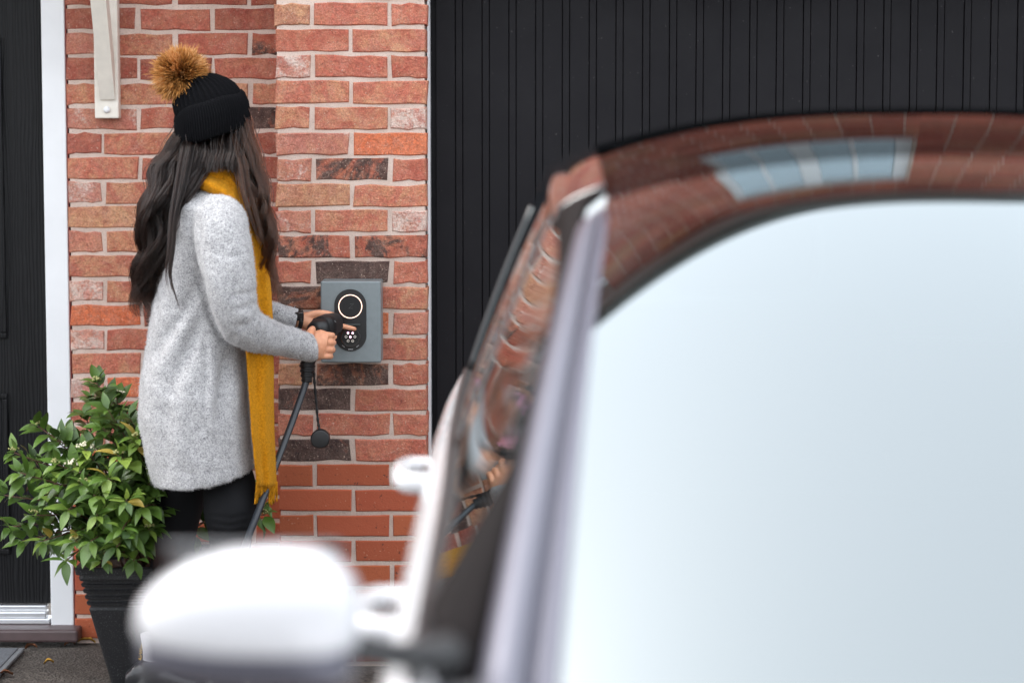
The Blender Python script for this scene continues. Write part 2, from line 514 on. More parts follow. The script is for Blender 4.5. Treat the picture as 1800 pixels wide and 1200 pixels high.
# ------------------------------------------------------------------ ground
g = 900.0
ground = mesh_obj('ground', [(-g, -g, 0), (g, -g, 0), (g, g, 0), (-g, g, 0)], [(0, 1, 2, 3)], M['tarmac'])
tag(ground, 'dark brown grey tarmac drive in front of the house', 'ground', 'structure')

# ------------------------------------------------------------------ house
CZ, CH = 0.009, 0.075
Y_P, Y_W, Y_G = 7.08, 7.40, 7.25
XP0, XP1 = -0.690, -0.249
XW0 = -1.357
EAVE = 5.05
house = empty('brick_house', 'red brick house with black garage door and black front door', 'house', (0, 7.2, 0))
def H(o):                               # child of the house, placed in world coordinates
    o.parent = house
    o.matrix_parent_inverse = Matrix.Translation((0, -7.2, 0))
    return o

def brick_mesh(L, Hh, D, seed, rough=1.0):
    r = random.Random(seed)
    j = lambda a: r.uniform(-a, a) * rough
    ox = [-L/2, -L/4, 0, L/4, L/2, L/2, L/4, 0, -L/4, -L/2]
    oz = [-Hh/2] * 5 + [Hh/2] * 5
    pts = [(x + j(0.0036), z + j(0.0036)) for x, z in zip(ox, oz)]
    ring0 = [(x * (1 - 0.006 / L) , 0.0 + j(0.0012), z * (1 - 0.007 / Hh)) for x, z in pts]
    ring1 = [(x, 0.0045 + j(0.001), z) for x, z in pts]
    ring2 = [(x, D, z) for x, z in pts]
    mb = MB().loft([ring2, ring1, ring0])
    me = bpy.data.meshes.new('brick')
    me.from_pydata([tuple(v) for v in mb.v], [], mb.f)
    bm = bmesh.new(); bm.from_mesh(me); bmesh.ops.recalc_face_normals(bm, faces=bm.faces); bm.to_mesh(me); bm.free()
    return me

BH = 0.0635
VAR = {}
for nm, mt, rg in (('brick', 'brick', 1.0), ('plain', 'plain', 0.35)):
    for Lk, L in (('f', 0.2135), ('h', 0.1005)):
        VAR[nm, Lk] = []
        for q in range(7):
            me = brick_mesh(L, BH, 0.09, 100 * ord(Lk) + q + (0 if nm == 'brick' else 50), rg)
            me.materials.append(M[mt])
            VAR[nm, Lk].append(me)

PAL = {  # base colour, char, chalk, tan
    'r': ((0.44, 0.118, 0.078), 0.0, 0.28, 0.30), 'R': ((0.33, 0.080, 0.056), 0.10, 0.22, 0.18),
    'o': ((0.66, 0.160, 0.062), 0.0, 0.25, 0.15), 't': ((0.46, 0.138, 0.088), 0.0, 0.45, 0.68),
    'b': ((0.46, 0.205, 0.120), 0.0, 0.48, 0.90), 'p': ((0.47, 0.170, 0.125), 0.0, 0.75, 0.35),
    'w': ((0.49, 0.20, 0.155), 0.0, 1.00, 0.25), 'k': ((0.39, 0.098, 0.060), 0.74, 0.12, 0.30),
    'd': ((0.21, 0.078, 0.055), 1.05, 0.10, 0.10), 'D': ((0.28, 0.095, 0.055), 0.86, 0.05, 0.40)}
PIER = {25: 'brr', 24: 'rt', 23: 'wrr', 22: 'tt', 21: 'ttw', 20: 'po', 19: 'pkr', 18: 'bt', 17: 'ptw', 16: 'kk', 15: 'rdr',
        14: 'Dt', 13: 'rop', 12: 'bt', 11: 'bDr', 10: 'dr', 9: 'rrr', 8: 'dr', 26: 'rp', 27: 'rtr', 28: 'tr'}
WALL = {27: 'RRR', 26: 'RRRR', 25: 'RrR', 24: 'ptrk', 23: 'RRr', 22: 'ttbt', 21: 'prd', 20: 'RtrR', 19: 'trR', 18: 'wtrR', 17: 'bRr',  # dark reds of the top courses put the porch shade into the brick colour
        16: 'ptrR', 15: 'tpr', 14: 'wtrR', 13: 'okr', 12: 'wrRR', 11: 'trR', 10: 'worR', 9: 'rtR', 8: 'prRr', 28: 'RRRR'}

def course(parent, x0, Y, k, halves, codes, n_full):
    """one course: halves=True -> half, n_full fulls, half ; else n_full + 1 fulls"""
    x = x0
    seq = ['h'] + ['f'] * n_full + ['h'] if halves else ['f'] * (n_full + 1)
    for i, s in enumerate(seq):
        L = 0.2155 if s == 'f' else 0.1025
        kind = 'plain' if k < 8 else 'brick'
        o = bpy.data.objects.new('brick', random.choice(VAR[kind, s]))
        COL.objects.link(o)
        o.parent = parent
        o.location = (x + L / 2 + random.uniform(-.0015, .0015), Y + random.uniform(-.0012, .0012), CZ + CH * (k + 0.5) + random.uniform(-.0012, .0012))
        o.rotation_euler = (0, random.uniform(-.004, .004) + (math.pi if random.random() < .5 else 0), 0)
        if k < 8:
            v = random.uniform(0.88, 1.1)
            o.color = (0.37 * v, 0.088 * v * random.uniform(.9, 1.1), 0.042 * v, 1)
        else:
            c = codes[i] if codes and i < len(codes) else random.choice('rRrtpbk')
            b, ch, wh, tn = PAL[c]
            v = random.uniform(0.98, 1.2)
            o.color = (b[0] * v, b[1] * v, b[2] * v, 1)
            o['char'] = ch; o['chalk'] = wh; o['tan'] = tn
        x += L + 0.0105

TOPK = 28                                   # courses built brick by brick, up to 2.1 m
pier = H(MB().box(XP0 + 0.006, XP1 - 0.006, Y_P + 0.0045, Y_W + 0.25, 0.0, CZ + CH * TOPK).build('garage_pier', M['mortar']))
pier['label'] = 'brick pier beside the garage with the charger on it'
for k in range(TOPK):
    course(pier, XP0, Y_P, k, k % 2 == 1, PIER.get(k), 1)
pwall = H(MB().box(XW0 + 0.006, XP0 + 0.005, Y_W + 0.0045, Y_W + 0.25, 0.0, CZ + CH * TOPK).build('porch_wall', M['mortar']))
pwall['label'] = 'set-back brick wall beside the front door'
for k in range(TOPK):
    course(pwall, XW0, Y_W, k, k % 2 == 0, WALL.get(k), 2)

def brick_field(name, rects, Y, face='front', label=None):
    """the many further bricks, joined: mortar sheet plus a box for every brick, as one part"""
    mb = MB(); mm = MB(); cols = []
    for (x0, x1, z0, z1) in rects:
        k0, k1 = int(round((z0 - CZ) / CH)), int(round((z1 - CZ) / CH))
        for k in range(k0, k1):
            x = x0 - (0.113 if k % 2 else 0)
            while x < x1 - 0.02:
                a, b = max(x, x0), min(x + 0.2155, x1)
                if b - a > 0.02:
                    z = CZ + CH * k
                    y0 = Y + random.uniform(-.0015, .0015)
                    if face == 'front': mb.box(a, b, y0, y0 + 0.03, z + .0055, z + .0055 + BH)
                    elif face == 'left': mb.box(Y + random.uniform(-.001, .001), Y + .03, a, b, z + .0055, z + .0055 + BH)
                    else: mb.box(Y - .03, Y + random.uniform(-.001, .001), a, b, z + .0055, z + .0055 + BH)
                    v = random.uniform(.75, 1.2); c = PAL[random.choice('rRrtpbRk')][0]
                    cols += [(c[0] * v, c[1] * v, c[2] * v, 1)] * 8
                x += 0.226
    o = mb.build(name, M['field'], None)
    at = o.data.color_attributes.new('tint', 'FLOAT_COLOR', 'POINT')
    at.data.foreach_set('color', np.array(cols, 'f').ravel())
    o['kind'] = 'stuff'
    return o

fm = Mat('far_brick', rough=0.9, spec=0.25)
fa = fm.n('Attribute', attribute_name='tint')
fc = fm.coord('Object')
fm.to(fm.mix(0.8, fa.outputs['Color'], fm.ramp(fm.noise(fc, 30, 6, 0.7), [(0.3, 0.6), (0.7, 1.4)]), 'MULTIPLY'), 'Base Color')
fm.bump(fm.noise(fc, 60, 5, 0.7), 0.7, 0.006)
M['field'] = fm.m

Z28 = CZ + CH * TOPK
ZE = CZ + CH * 57
WX0, WX1, WZ0, WZ1 = 0.25, 1.20, CZ + CH * 37, CZ + CH * 53
GX1 = 2.25
upper = H(MB().box(XP0 + .006, WX0 + .01, Y_P + .0045, Y_P + .25, Z28, ZE).box(WX1 - .01, GX1 + .44, Y_P + .0045, Y_P + .25, Z28, ZE)
          .box(WX0 + .01, WX1 - .01, Y_P + .0045, Y_P + .25, Z28, WZ0 - .002).box(WX0 + .01, WX1 - .01, Y_P + .0045, Y_P + .25, WZ1 + .002, ZE).build('upper_wall', M['mortar']))
f1 = brick_field('upper_brickwork', [(XP0, WX0, Z28, ZE), (WX1, GX1 + .45, Z28, ZE), (WX0, WX1, Z28, WZ0 - .07), (WX0, WX1, WZ1, ZE)], Y_P)
f1.parent = upper
pr = H(MB().box(GX1 + .002, GX1 + .444, Y_P + .0045, Y_P + .3, 0, Z28 - .002).build('right_pier', M['mortar']))
brick_field('right_pier_brickwork', [(GX1, GX1 + .45, CZ, Z28)], Y_P).parent = pr
XL0 = -5.5
uw = H(MB().box(XL0, XP0 - .004, Y_W + .0045, Y_W + .25, Z28, ZE).build('upper_porch_wall', M['mortar']))
brick_field('upper_porch_brickwork', [(XL0, XP0, Z28, ZE)], Y_W).parent = uw
lw = H(MB().box(XL0, -2.46, Y_W + .0045, Y_W + .25, 0, Z28 - .002).build('far_porch_wall', M['mortar']))
brick_field('far_porch_brickwork', [(XL0, -2.46, CZ, Z28)], Y_W).parent = lw
brick_field('pier_return_brickwork', [(Y_P + .095, Y_W, CZ, ZE)], XP0 + .0005, 'left').parent = pier
brick_field('garage_return_brickwork', [(Y_P + .095, Y_P + .12, CZ, Z28)], XP1 - .0005, 'right').parent = pier

# upstairs window: frame, mullions, panes, blind, sill
uwin = H(MB().box(WX0, WX1, Y_P + .06, Y_P + .12, WZ0, WZ0 + .07, .008).build('upstairs_window', M['white']))
mbw = MB()
mbw.box(WX0, WX1, Y_P + .06, Y_P + .12, WZ1 - .07, WZ1, .008)
for x in (WX0, (WX0 + WX1) / 2 - .05, WX1 - .07):
    mbw.box(x, x + (.1 if abs(x - (WX0 + WX1) / 2 + .05) < .01 else .07), Y_P + .058, Y_P + .118, WZ0 + .07, WZ1 - .07, .008)
mbw.build('window_frame', M['white'], uwin)
for a, b in ((WX0 + .07, (WX0 + WX1) / 2 - .05), ((WX0 + WX1) / 2 + .05, WX1 - .07)):
    MB().box(a, b, Y_P + .085, Y_P + .095, WZ0 + .07, WZ1 - .07).build('pane', M['glass'], uwin)
    MB().box(a, b, Y_P + .105, Y_P + .115, WZ0 + .05, WZ1 - .05).build('blind', M['curtain'], uwin)
    MB().box((a + b) / 2 - .012, (a + b) / 2 + .012, Y_P + .074, Y_P + .084, WZ0 + .07, WZ1 - .07).build('glazing_bar', M['white'], uwin)
MB().box(WX0 - .08, WX1 + .08, Y_P - .05, Y_P + .058, WZ0 - .065, WZ0 - .003, .006).build('window_sill', M['sillred'], uwin)

# roof, soffit, gutter
rf = MB()
yb, yr = Y_P - .14, Y_P + 3.6
rf.add([(XL0, yb, ZE + .10), (GX1 + .8, yb, ZE + .10), (GX1 + .8, yr, ZE + 2.6), (XL0, yr, ZE + 2.6),
        (XL0, yb, ZE + .05), (GX1 + .8, yb, ZE + .05), (GX1 + .8, yr, ZE + 2.55), (XL0, yr, ZE + 2.55)],
       [(0, 1, 2, 3), (7, 6, 5, 4), (0, 4, 5, 1), (1, 5, 6, 2), (3, 2, 6, 7), (0, 3, 7, 4)])
roof = H(rf.build('roof', M['tile']))
MB().box(XL0, GX1 + .75, Y_P - .12, Y_P + .3, ZE + .002, ZE + .03).build('soffit', M['white'], roof)
MB().tube([(XL0, Y_P - .18, ZE + .07), (GX1 + .8, Y_P - .18, ZE + .07)], .06, 16).build('gutter', M['gutter'], roof, True)
for o in roof.children: o.matrix_parent_inverse = Matrix.Translation((0, 0, 0))

# garage door: boards and narrow battens, frame
gd = H(MB().box(XP1 + .007, GX1, Y_G + .012, Y_G + .05, 0.0, 2.30).build('garage_door', M['garage']))
gd['label'] = 'charcoal garage door of vertical boards'
bme = MB().box(-.0283, .0283, -.006, .011, 0.01, 2.12, .0012)
nme = MB().box(-.0095, .0095, -.010, .011, 0.01, 2.12, .0012)
def shared(mb, name, mat):
    me = bpy.data.meshes.new(name); me.from_pydata([tuple(v) for v in mb.v], [], mb.f); me.materials.append(mat); return me
bme = shared(bme, 'board', M['garage']); nme = shared(nme, 'batten', M['garage'])
x = -0.1975
i = 0
while x < GX1 - .03:
    o = link('board', bme, None, gd); o.location = (x, Y_G, 0)
    if x + .040 < GX1 - .03:
        o = link('batten', nme, None, gd); o.location = (x + .0398, Y_G, 0)
    x += 0.0796
fr = MB().box(XP1 - .001, XP1 + .0065, Y_P + .097, Y_G + .05, 0.0, 2.14).build('garage_frame', M['white'], gd)
MB().box(XP1 + .0125, GX1, Y_P + .06, Y_G + .05, 2.12, 2.30).build('garage_frame_head', M['garage'], gd)
# lintel over the garage
lt = H(MB().box(XP1 - .1, GX1 + .1, Y_P + .006, Y_P + .24, 2.10, 2.112).build('steel_lintel', M['garage']))

# front door
DY = Y_W + .055
fd = H(MB().box(-2.36, -1.432, DY, DY + .05, .115, 2.08, .003).build('front_door', M['grain']))
fd['label'] = 'black wood-grained front door'
for (x0, x1) in ((-1.86, -1.563), (-2.24, -1.94)):
    for z0, z1 in ((.945, 1.87), (.27, .775)):
        mb = MB()
        t = .018
        mb.box(x0, x1, DY - .010, DY + .004, z0, z0 + t, .004).box(x0, x1, DY - .010, DY + .004, z1 - t, z1, .004)
        mb.box(x0, x0 + t, DY - .0105, DY + .004, z0 + t, z1 - t, .004).box(x1 - t, x1, DY - .0105, DY + .004, z0 + t, z1 - t, .004)
        mb.build('panel_moulding', M['grain'], fd)
        MB().box(x0 + .05, x1 - .05, DY - .012, DY + .004, z0 + .05, z1 - .05, .009).build('raised_panel', M['grain'], fd)
MB().tube([(-2.28, DY - .05, 1.0), (-2.17, DY - .05, 1.0)], .011, 12).tube([(-2.28, DY + .001, 1.0), (-2.28, DY - .05, 1.0)], .012, 12).build('door_handle', M['alu'], fd, True)
dfm = H(MB().box(-1.432, -1.3605, Y_W + .004, Y_W + .10, .052, 2.15, .004).build('door_frame', M['white']))
MB().box(-2.435, -2.362, Y_W + .004, Y_W + .10, .052, 2.15, .004).build('door_frame_jamb', M['white'], dfm)
MB().box(-2.3615, -1.4325, Y_W + .005, Y_W + .10, 2.082, 2.149, .004).build('door_frame_head', M['white'], dfm)
MB().box(-1.3655, -1.3575, Y_W + .012, Y_W + .10, .05, 2.15).build('sealant_bead', M['sillred'], dfm)
th = H(MB().box(-2.36, -1.436, Y_W + .01, Y_W + .07, .058, .075, .003).box(-2.36, -1.45, Y_W + .02, Y_W + .07, .0755, .094, .003)
       .box(-2.36, -1.45, Y_W + .03, Y_W + .07, .098, .113, .003).build('door_threshold', M['alu']))
sl = H(MB().box(-2.5, -1.335, Y_W - .075, Y_W + .1, .018, .0575, .008).build('door_sill', M['sill']))
sl['label'] = 'brown plastic sill under the front door'

# porch canopy with cream gallows bracket
can = H(MB().box(-2.7, -1.03, Y_W - .72, Y_W - .0, 2.47, 2.53, .004).build('porch_canopy', M['cream']))
mb = MB()
for i in range(7):                                   # tile courses of the canopy roof
    for j in range(9):
        y0 = Y_W - .76 + i * .11
        z0 = 2.535 + i * .06
        xx = -2.74 + j * .19 + (.0 if i % 2 else .02)
        mb.add([(xx, y0, z0), (xx + .185, y0, z0), (xx + .185, y0 + .14, z0 + .065), (xx, y0 + .14, z0 + .065),
                (xx, y0, z0 + .018), (xx + .185, y0, z0 + .018), (xx + .185, y0 + .14, z0 + .083), (xx, y0 + .14, z0 + .083)],
               [(3, 2, 1, 0), (4, 5, 6, 7), (0, 1, 5, 4), (1, 2, 6, 5), (2, 3, 7, 6), (3, 0, 4, 7)])
o = mb.build('canopy_tiles', M['tile'], can); o['kind'] = 'stuff'
def bracket(xc):
    b = H(MB().box(xc - .0365, xc + .0365, Y_W - .045, Y_W - .002, 1.622, 2.468, .004).build('porch_bracket', M['cream']))
    b['label'] = 'cream painted timber gallows bracket on the wall' if xc > -1.5 else 'far gallows bracket'
    p0, p1 = Vector((xc + .004, Y_W - .03, 1.69)), Vector((xc + .004, Y_W - .40, 2.46))
    t = (p1 - p0).normalized(); n = Vector((0, -t.z, t.y)).normalized()
    rings = []
    for p in (p0, p1):
        z = []
        for sx, sn in ((-1, -1), (1, -1), (1, 1), (-1, 1)):
            z.append(p + Vector((sx * .023, 0, 0)) + n * (sn * .026))
        rings.append(z)
    MB().loft(rings).build('brace', M['cream'], b)
    MB().box(xc - .0225, xc + .0305, Y_W - .70, Y_W - .046, 2.405, 2.467, .004).build('bracket_arm', M['cream'], b)
    MB().ball((xc + .001, Y_W - .048, 1.648), (.0105, .008, .0105), 3).build('bolt_cap', M['white'], b, True)
bracket(-1.2275); bracket(-2.60)

# ------------------------------------------------------------------ wall charger
ch = empty('wall_charger', 'grey blue box shaped vehicle charger with glowing ring on the brick pier', 'charger', (-.4656, Y_P, .917))
def C(o):
    o.parent = ch; o.matrix_parent_inverse = Matrix.Translation((.4656, -Y_P, -.917)); return o
YF = 6.965
C(MB().box(-.5525, -.3787, YF, Y_P - .0015, .917, 1.153, .004).build('charger_body', M['charger']))
def stadium(cx, zt, zb, r, y0, y1, n=20):
    out = []
    for i in range(n + 1):
        a = math.pi * i / n; out.append((cx + r * math.cos(a), zt - r + r * math.sin(a)))
    for i in range(n + 1):
        a = math.pi + math.pi * i / n; out.append((cx + r * math.cos(a), zb + r + r * math.sin(a)))
    return MB().loft([[(x, y1, z) for x, z in out], [(x, y0, z) for x, z in out]])
SX = -.4668
C(stadium(SX, 1.1305, .9505, .0462, YF - .003, YF + .002).build('black_fascia', M['socket']))
def disc(cx, cz, r0, r1, y0, y1, n=48):
    mb = MB()
    ring = lambda r, y: [(cx + r * math.cos(2 * math.pi * i / n), y, cz + r * math.sin(2 * math.pi * i / n)) for i in range(n)]
    if r0 == 0: mb.loft([ring(r1, y1), ring(r1, y0)])
    else: mb.loft([ring(r0, y1), ring(r0, y0), ring(r1, y0), ring(r1, y1)], cap=False)
    return mb
RZ = 1.0805
C(disc(SX, RZ, .0322, .0345, YF - .0052, YF - .0025).build('glowing_ring', M['ring']))
C(disc(SX, RZ, 0, .0308, YF - .0045, YF - .0028).build('touch_disc', M['black']))
def text_mesh(name, s, size, mat, loc, rot, shear=0.0, extrude=0.0003):
    cu = bpy.data.curves.new(name, 'FONT'); cu.body = s; cu.size = size; cu.shear = shear; cu.extrude = extrude
    cu.align_x = 'CENTER'; cu.align_y = 'CENTER'
    o = bpy.data.objects.new('tmp', cu); COL.objects.link(o)
    dg = bpy.context.evaluated_depsgraph_get(); dg.update()
    me = bpy.data.meshes.new_from_object(o.evaluated_get(dg)); bpy.data.objects.remove(o)
    me.materials.clear(); me.materials.append(mat)
    q = link(name, me); q.location = loc; q.rotation_euler = rot
    return q
C(text_mesh('letter_mark', 'Z', .021, M['zmark'], (SX, YF - .0050, RZ), (R(90), 0, 0), .35))
SZ = .9925
C(disc(SX, SZ, .0250, .0285, YF - .012, YF - .0025).build('socket_rim', M['carblack']))
C(disc(SX, SZ, 0, .0245, YF - .0042, YF - .0028).build('socket_face', M['socket']))
for (dx, dz, hot) in ((0, 0, 1), (-.0125, .0005, 0), (.0130, .0005, 0), (-.0065, -.0115, 0), (.0065, -.0115, 0), (-.0068, .0115, 1), (.0068, .0115, 1)):
    q = disc(SX + dx, SZ + dz, .0020, .0040, YF - .0095, YF - .0040, 16)
    C(q.build('socket_pin', M['pin']))
    if hot: C(disc(SX + dx, SZ + dz, 0, .0032, YF - .0085, YF - .0040, 16).build('socket_light', M['led']))
C(MB().box(SX - .029, SX + .029, YF - .024, YF - .003, 1.0265, 1.0305, .0015).build('socket_flap', M['flap']))
C(MB().box(SX - .007, SX + .007, YF - .0042, YF - .0028, .9555, .9570).build('status_bar', M['white']))
for s in (-1, 1):
    mb = MB().tube([(SX + s * .034 * math.cos(a), YF - .0035, SZ + .034 * math.sin(a)) for a in [R(-60 + q * 3) for q in range(6)]], .0009, 6)
    C(mb.build('socket_guide', M['alu']))

# ------------------------------------------------------------------ door mat and dead leaves
dm = empty('door_mat', 'grey door mat with pale rubber edge before the front door', 'door mat', (-1.8, 7.0, 0))
o = MB().box(-2.12, -1.505, 6.74, 7.26, .004, .016, .003).build('mat_pile', M['mat_'], dm); o.matrix_parent_inverse = Matrix.Translation((1.8, -7.0, 0))
o = MB().box(-1.505, -1.488, 6.73, 7.275, .004, .014, .003).box(-2.137, -2.12, 6.73, 7.275, .004, .014, .003).box(-2.12, -1.505, 7.26, 7.275, .004, .0139, .003).box(-2.12, -1.505, 6.73, 6.74, .004, .0139, .003).build('mat_edge', M['matedge'], dm)
o.matrix_parent_inverse = Matrix.Translation((1.8, -7.0, 0))

def dead_leaf(x, y, ln, mat, label, z=.012):
    r = random.Random(int(x * 1000 + y * 100))
    v, f = [], []
    n = 7
    for i in range(n):
        t = i / (n - 1)
        wdt = ln * .32 * math.sin(math.pi * min(1, t * .95 + .05)) * (1 + r.uniform(-.25, .25))
        zz = .010 * math.sin(t * 3) + r.uniform(0, .004)
        v += [(t * ln - ln / 2, -wdt, zz + .008), (t * ln - ln / 2, 0, zz), (t * ln - ln / 2, wdt, zz + .006)]
    for i in range(n - 1):
        f += [(i * 3, i * 3 + 1, i * 3 + 4, i * 3 + 3), (i * 3 + 1, i * 3 + 2, i * 3 + 5, i * 3 + 4)]
    o = mesh_obj('dead_leaf', v, f, mat, None, True)
    o.location = (x, y, z - .008); o.rotation_euler = (r.uniform(-.2, .2), r.uniform(-.2, .2), r.uniform(-.6, .6))
    tag(o, label, 'leaf', None, 'dead leaves along the wall foot')
for (px, py, ln, mt, lb) in ((152, 1133, .055, 'leafy', 'bright yellow dead leaf at the wall foot beside the sill'),
                             (95, 1131, .05, 'leafb', 'reddish brown dead leaf under the brown sill'),
                             (122, 1137, .035, 'leafb', 'small brown leaf between the sill end and the yellow leaf'),
                             (55, 1143, .04, 'leafb', 'brown dead leaf just right of the door mat corner'),
                             (86, 1170, .03, 'leafy', 'tiny yellow leaf alone on the tarmac'),
                             (10, 1190, .04, 'leafb', 'brown leaf scrap lowest in the left corner')):
    a = R(0); dd = P(px, py, 7.0)
    d = Vector((px - 900, 0, 0))
    b = (600 - py) / F
    dz = -math.sin(PITCH) + b * math.cos(PITCH); dy = math.cos(PITCH) + b * math.sin(PITCH)
    t = -CAM_H / dz
    dead_leaf((px - 900) / F * t, dy * t, ln, M[mt], lb)

# ------------------------------------------------------------------ planter
PX, PY = -1.03, 6.86
pot = empty('planter', 'tall square tapered black speckled planter with ribbed band', 'planter', (PX, PY, 0))
def sq(hw, z, n=6, rr=.02):
    out = []
    for q in range(4):
        a0 = R(45 + 90 * q)
        cx, cy = math.copysign(hw - rr, math.cos(a0)), math.copysign(hw - rr, math.sin(a0))
        for i in range(n + 1):
            a = R(90 * q) + R(90) * i / n
            out.append((cx + rr * math.cos(a), cy + rr * math.sin(a), z))
    return out
HT = .372
def hw_at(z): return .105 + (.190 - .105) * z / HT
rings = [sq(.104, 0.0)]
for z in np.linspace(.01, .245, 6): rings.append(sq(hw_at(z), z))
for i in range(5):                                   # grooved band
    z = .252 + i * .018
    rings += [sq(hw_at(z) - .005, z), sq(hw_at(z) - .005, z + .004), sq(hw_at(z + .006) + .0015, z + .007), sq(hw_at(z + .014) + .0015, z + .014)]
rings += [sq(.183, .348), sq(.192, .350), sq(.194, HT - .004), sq(.190, HT), sq(.176, HT), sq(.170, .33)]
MB().loft(rings).build('pot_body', M['pot'], pot)
MB().loft([sq(.160, .315), sq(.165, .330), sq(.02, .335)]).build('soil', M['soil'], pot)

# ------------------------------------------------------------------ shrub
shrub = empty('viburnum_shrub', 'leafy green flowering evergreen shrub growing in the black planter', 'shrub', (PX, PY, .33))
def S(o):
    o.parent = shrub; o.matrix_parent_inverse = Matrix.Translation((-PX, -PY, -.33)); return o
def leaf_geo(seed):
    r = random.Random(seed)
    v, f = [], []
    n = 6
    droop = r.uniform(.08, .30); fold = r.uniform(.12, .3); wd = r.uniform(.21, .30)
    for i in range(n + 1):
        t = i / n
        wv = wd * (math.sin(math.pi * t ** .8) ** .85) * (1 - .25 * t) if 0 < t < 1 else .006
        z = .10 * math.sin(math.pi * t * .6) - droop * t * t
        v += [(t, -wv, z + fold * wv), (t, 0, z), (t, wv, z + fold * wv)]
    for i in range(n):
        f += [(i * 3, i * 3 + 1, i * 3 + 4, i * 3 + 3), (i * 3 + 1, i * 3 + 2, i * 3 + 5, i * 3 + 4)]
    return np.array(v), f
LG = [leaf_geo(q) for q in range(6)]
LME = []
for tint in (0.1, 0.35, 0.6, 0.95):
    for v, f in LG:
        me = bpy.data.meshes.new('leaf'); me.from_pydata([tuple(p) for p in v], [], f); me.materials.append(M['leaf'])
        me.polygons.foreach_set('use_smooth', [True] * len(me.polygons))
        a = me.attributes.new('tint', 'FLOAT', 'POINT'); a.data.foreach_set('value', [tint] * len(v))
        LME.append(me)
for v, f in LG:                                       # a few tired yellow leaves
    me = bpy.data.meshes.new('leaf'); me.from_pydata([tuple(p) for p in v], [], f); me.materials.append(M['tired'])
    me.polygons.foreach_set('use_smooth', [True] * len(me.polygons)); LME.append(me)
leaves = []                                           # (matrix, mesh index)
rs = random.Random(11)
tips = [(170, 672, 6.72), (66, 748, 6.72), (25, 795, 6.75), (8, 870, 6.72), (14, 925, 6.70), (40, 950, 6.66), (100, 815, 6.62), (150, 790, 6.58),
        (228, 735, 6.70), (208, 800, 6.55), (120, 895, 6.52), (132, 950, 6.50), (180, 985, 6.50), (235, 985, 6.53), (262, 930, 6.55), (262, 850, 6.60),
        (255, 760, 6.75), (80, 870, 6.62), (58, 905, 6.62), (285, 885, 6.65), (222, 880, 6.47), (170, 905, 6.47), (205, 700, 6.78), (345, 940, 6.85),
        (465, 905, 6.92), (455, 880, 6.96), (385, 905, 6.95), (120, 760, 6.80), (150, 730, 6.85), (90, 930, 6.75), (240, 820, 6.62), (300, 800, 6.85),
        (190, 840, 6.50), (145, 850, 6.52), (280, 740, 6.85), (215, 930, 6.46), (100, 775, 6.72), (250, 890, 6.50), (60, 830, 6.78), (180, 750, 6.68),
        (430, 850, 6.98), (330, 860, 6.98), (360, 800, 7.0), (160, 950, 6.46), (205, 960, 6.46), (115, 985, 6.55), (35, 830, 6.66), (160, 700, 6.80), (190, 720, 6.62),
        (75, 950, 6.60), (240, 770, 6.58), (270, 800, 6.70), (130, 820, 6.56), (165, 870, 6.48), (95, 850, 6.56)]
base = Vector((PX, PY, .335))
stem_n = 0
bloom = {2: 'bud', 22: 'petal', 27: 'bud', 38: 'bud', 52: 'petal', 50: 'bud', 14: 'bud', 0: 'bud', 7: 'petal', 9: 'bud', 17: 'bud', 18: 'bud', 1: 'bud', 11: 'bud', 6: 'bud', 33: 'bud', 24: 'bud', 42: 'bud'}
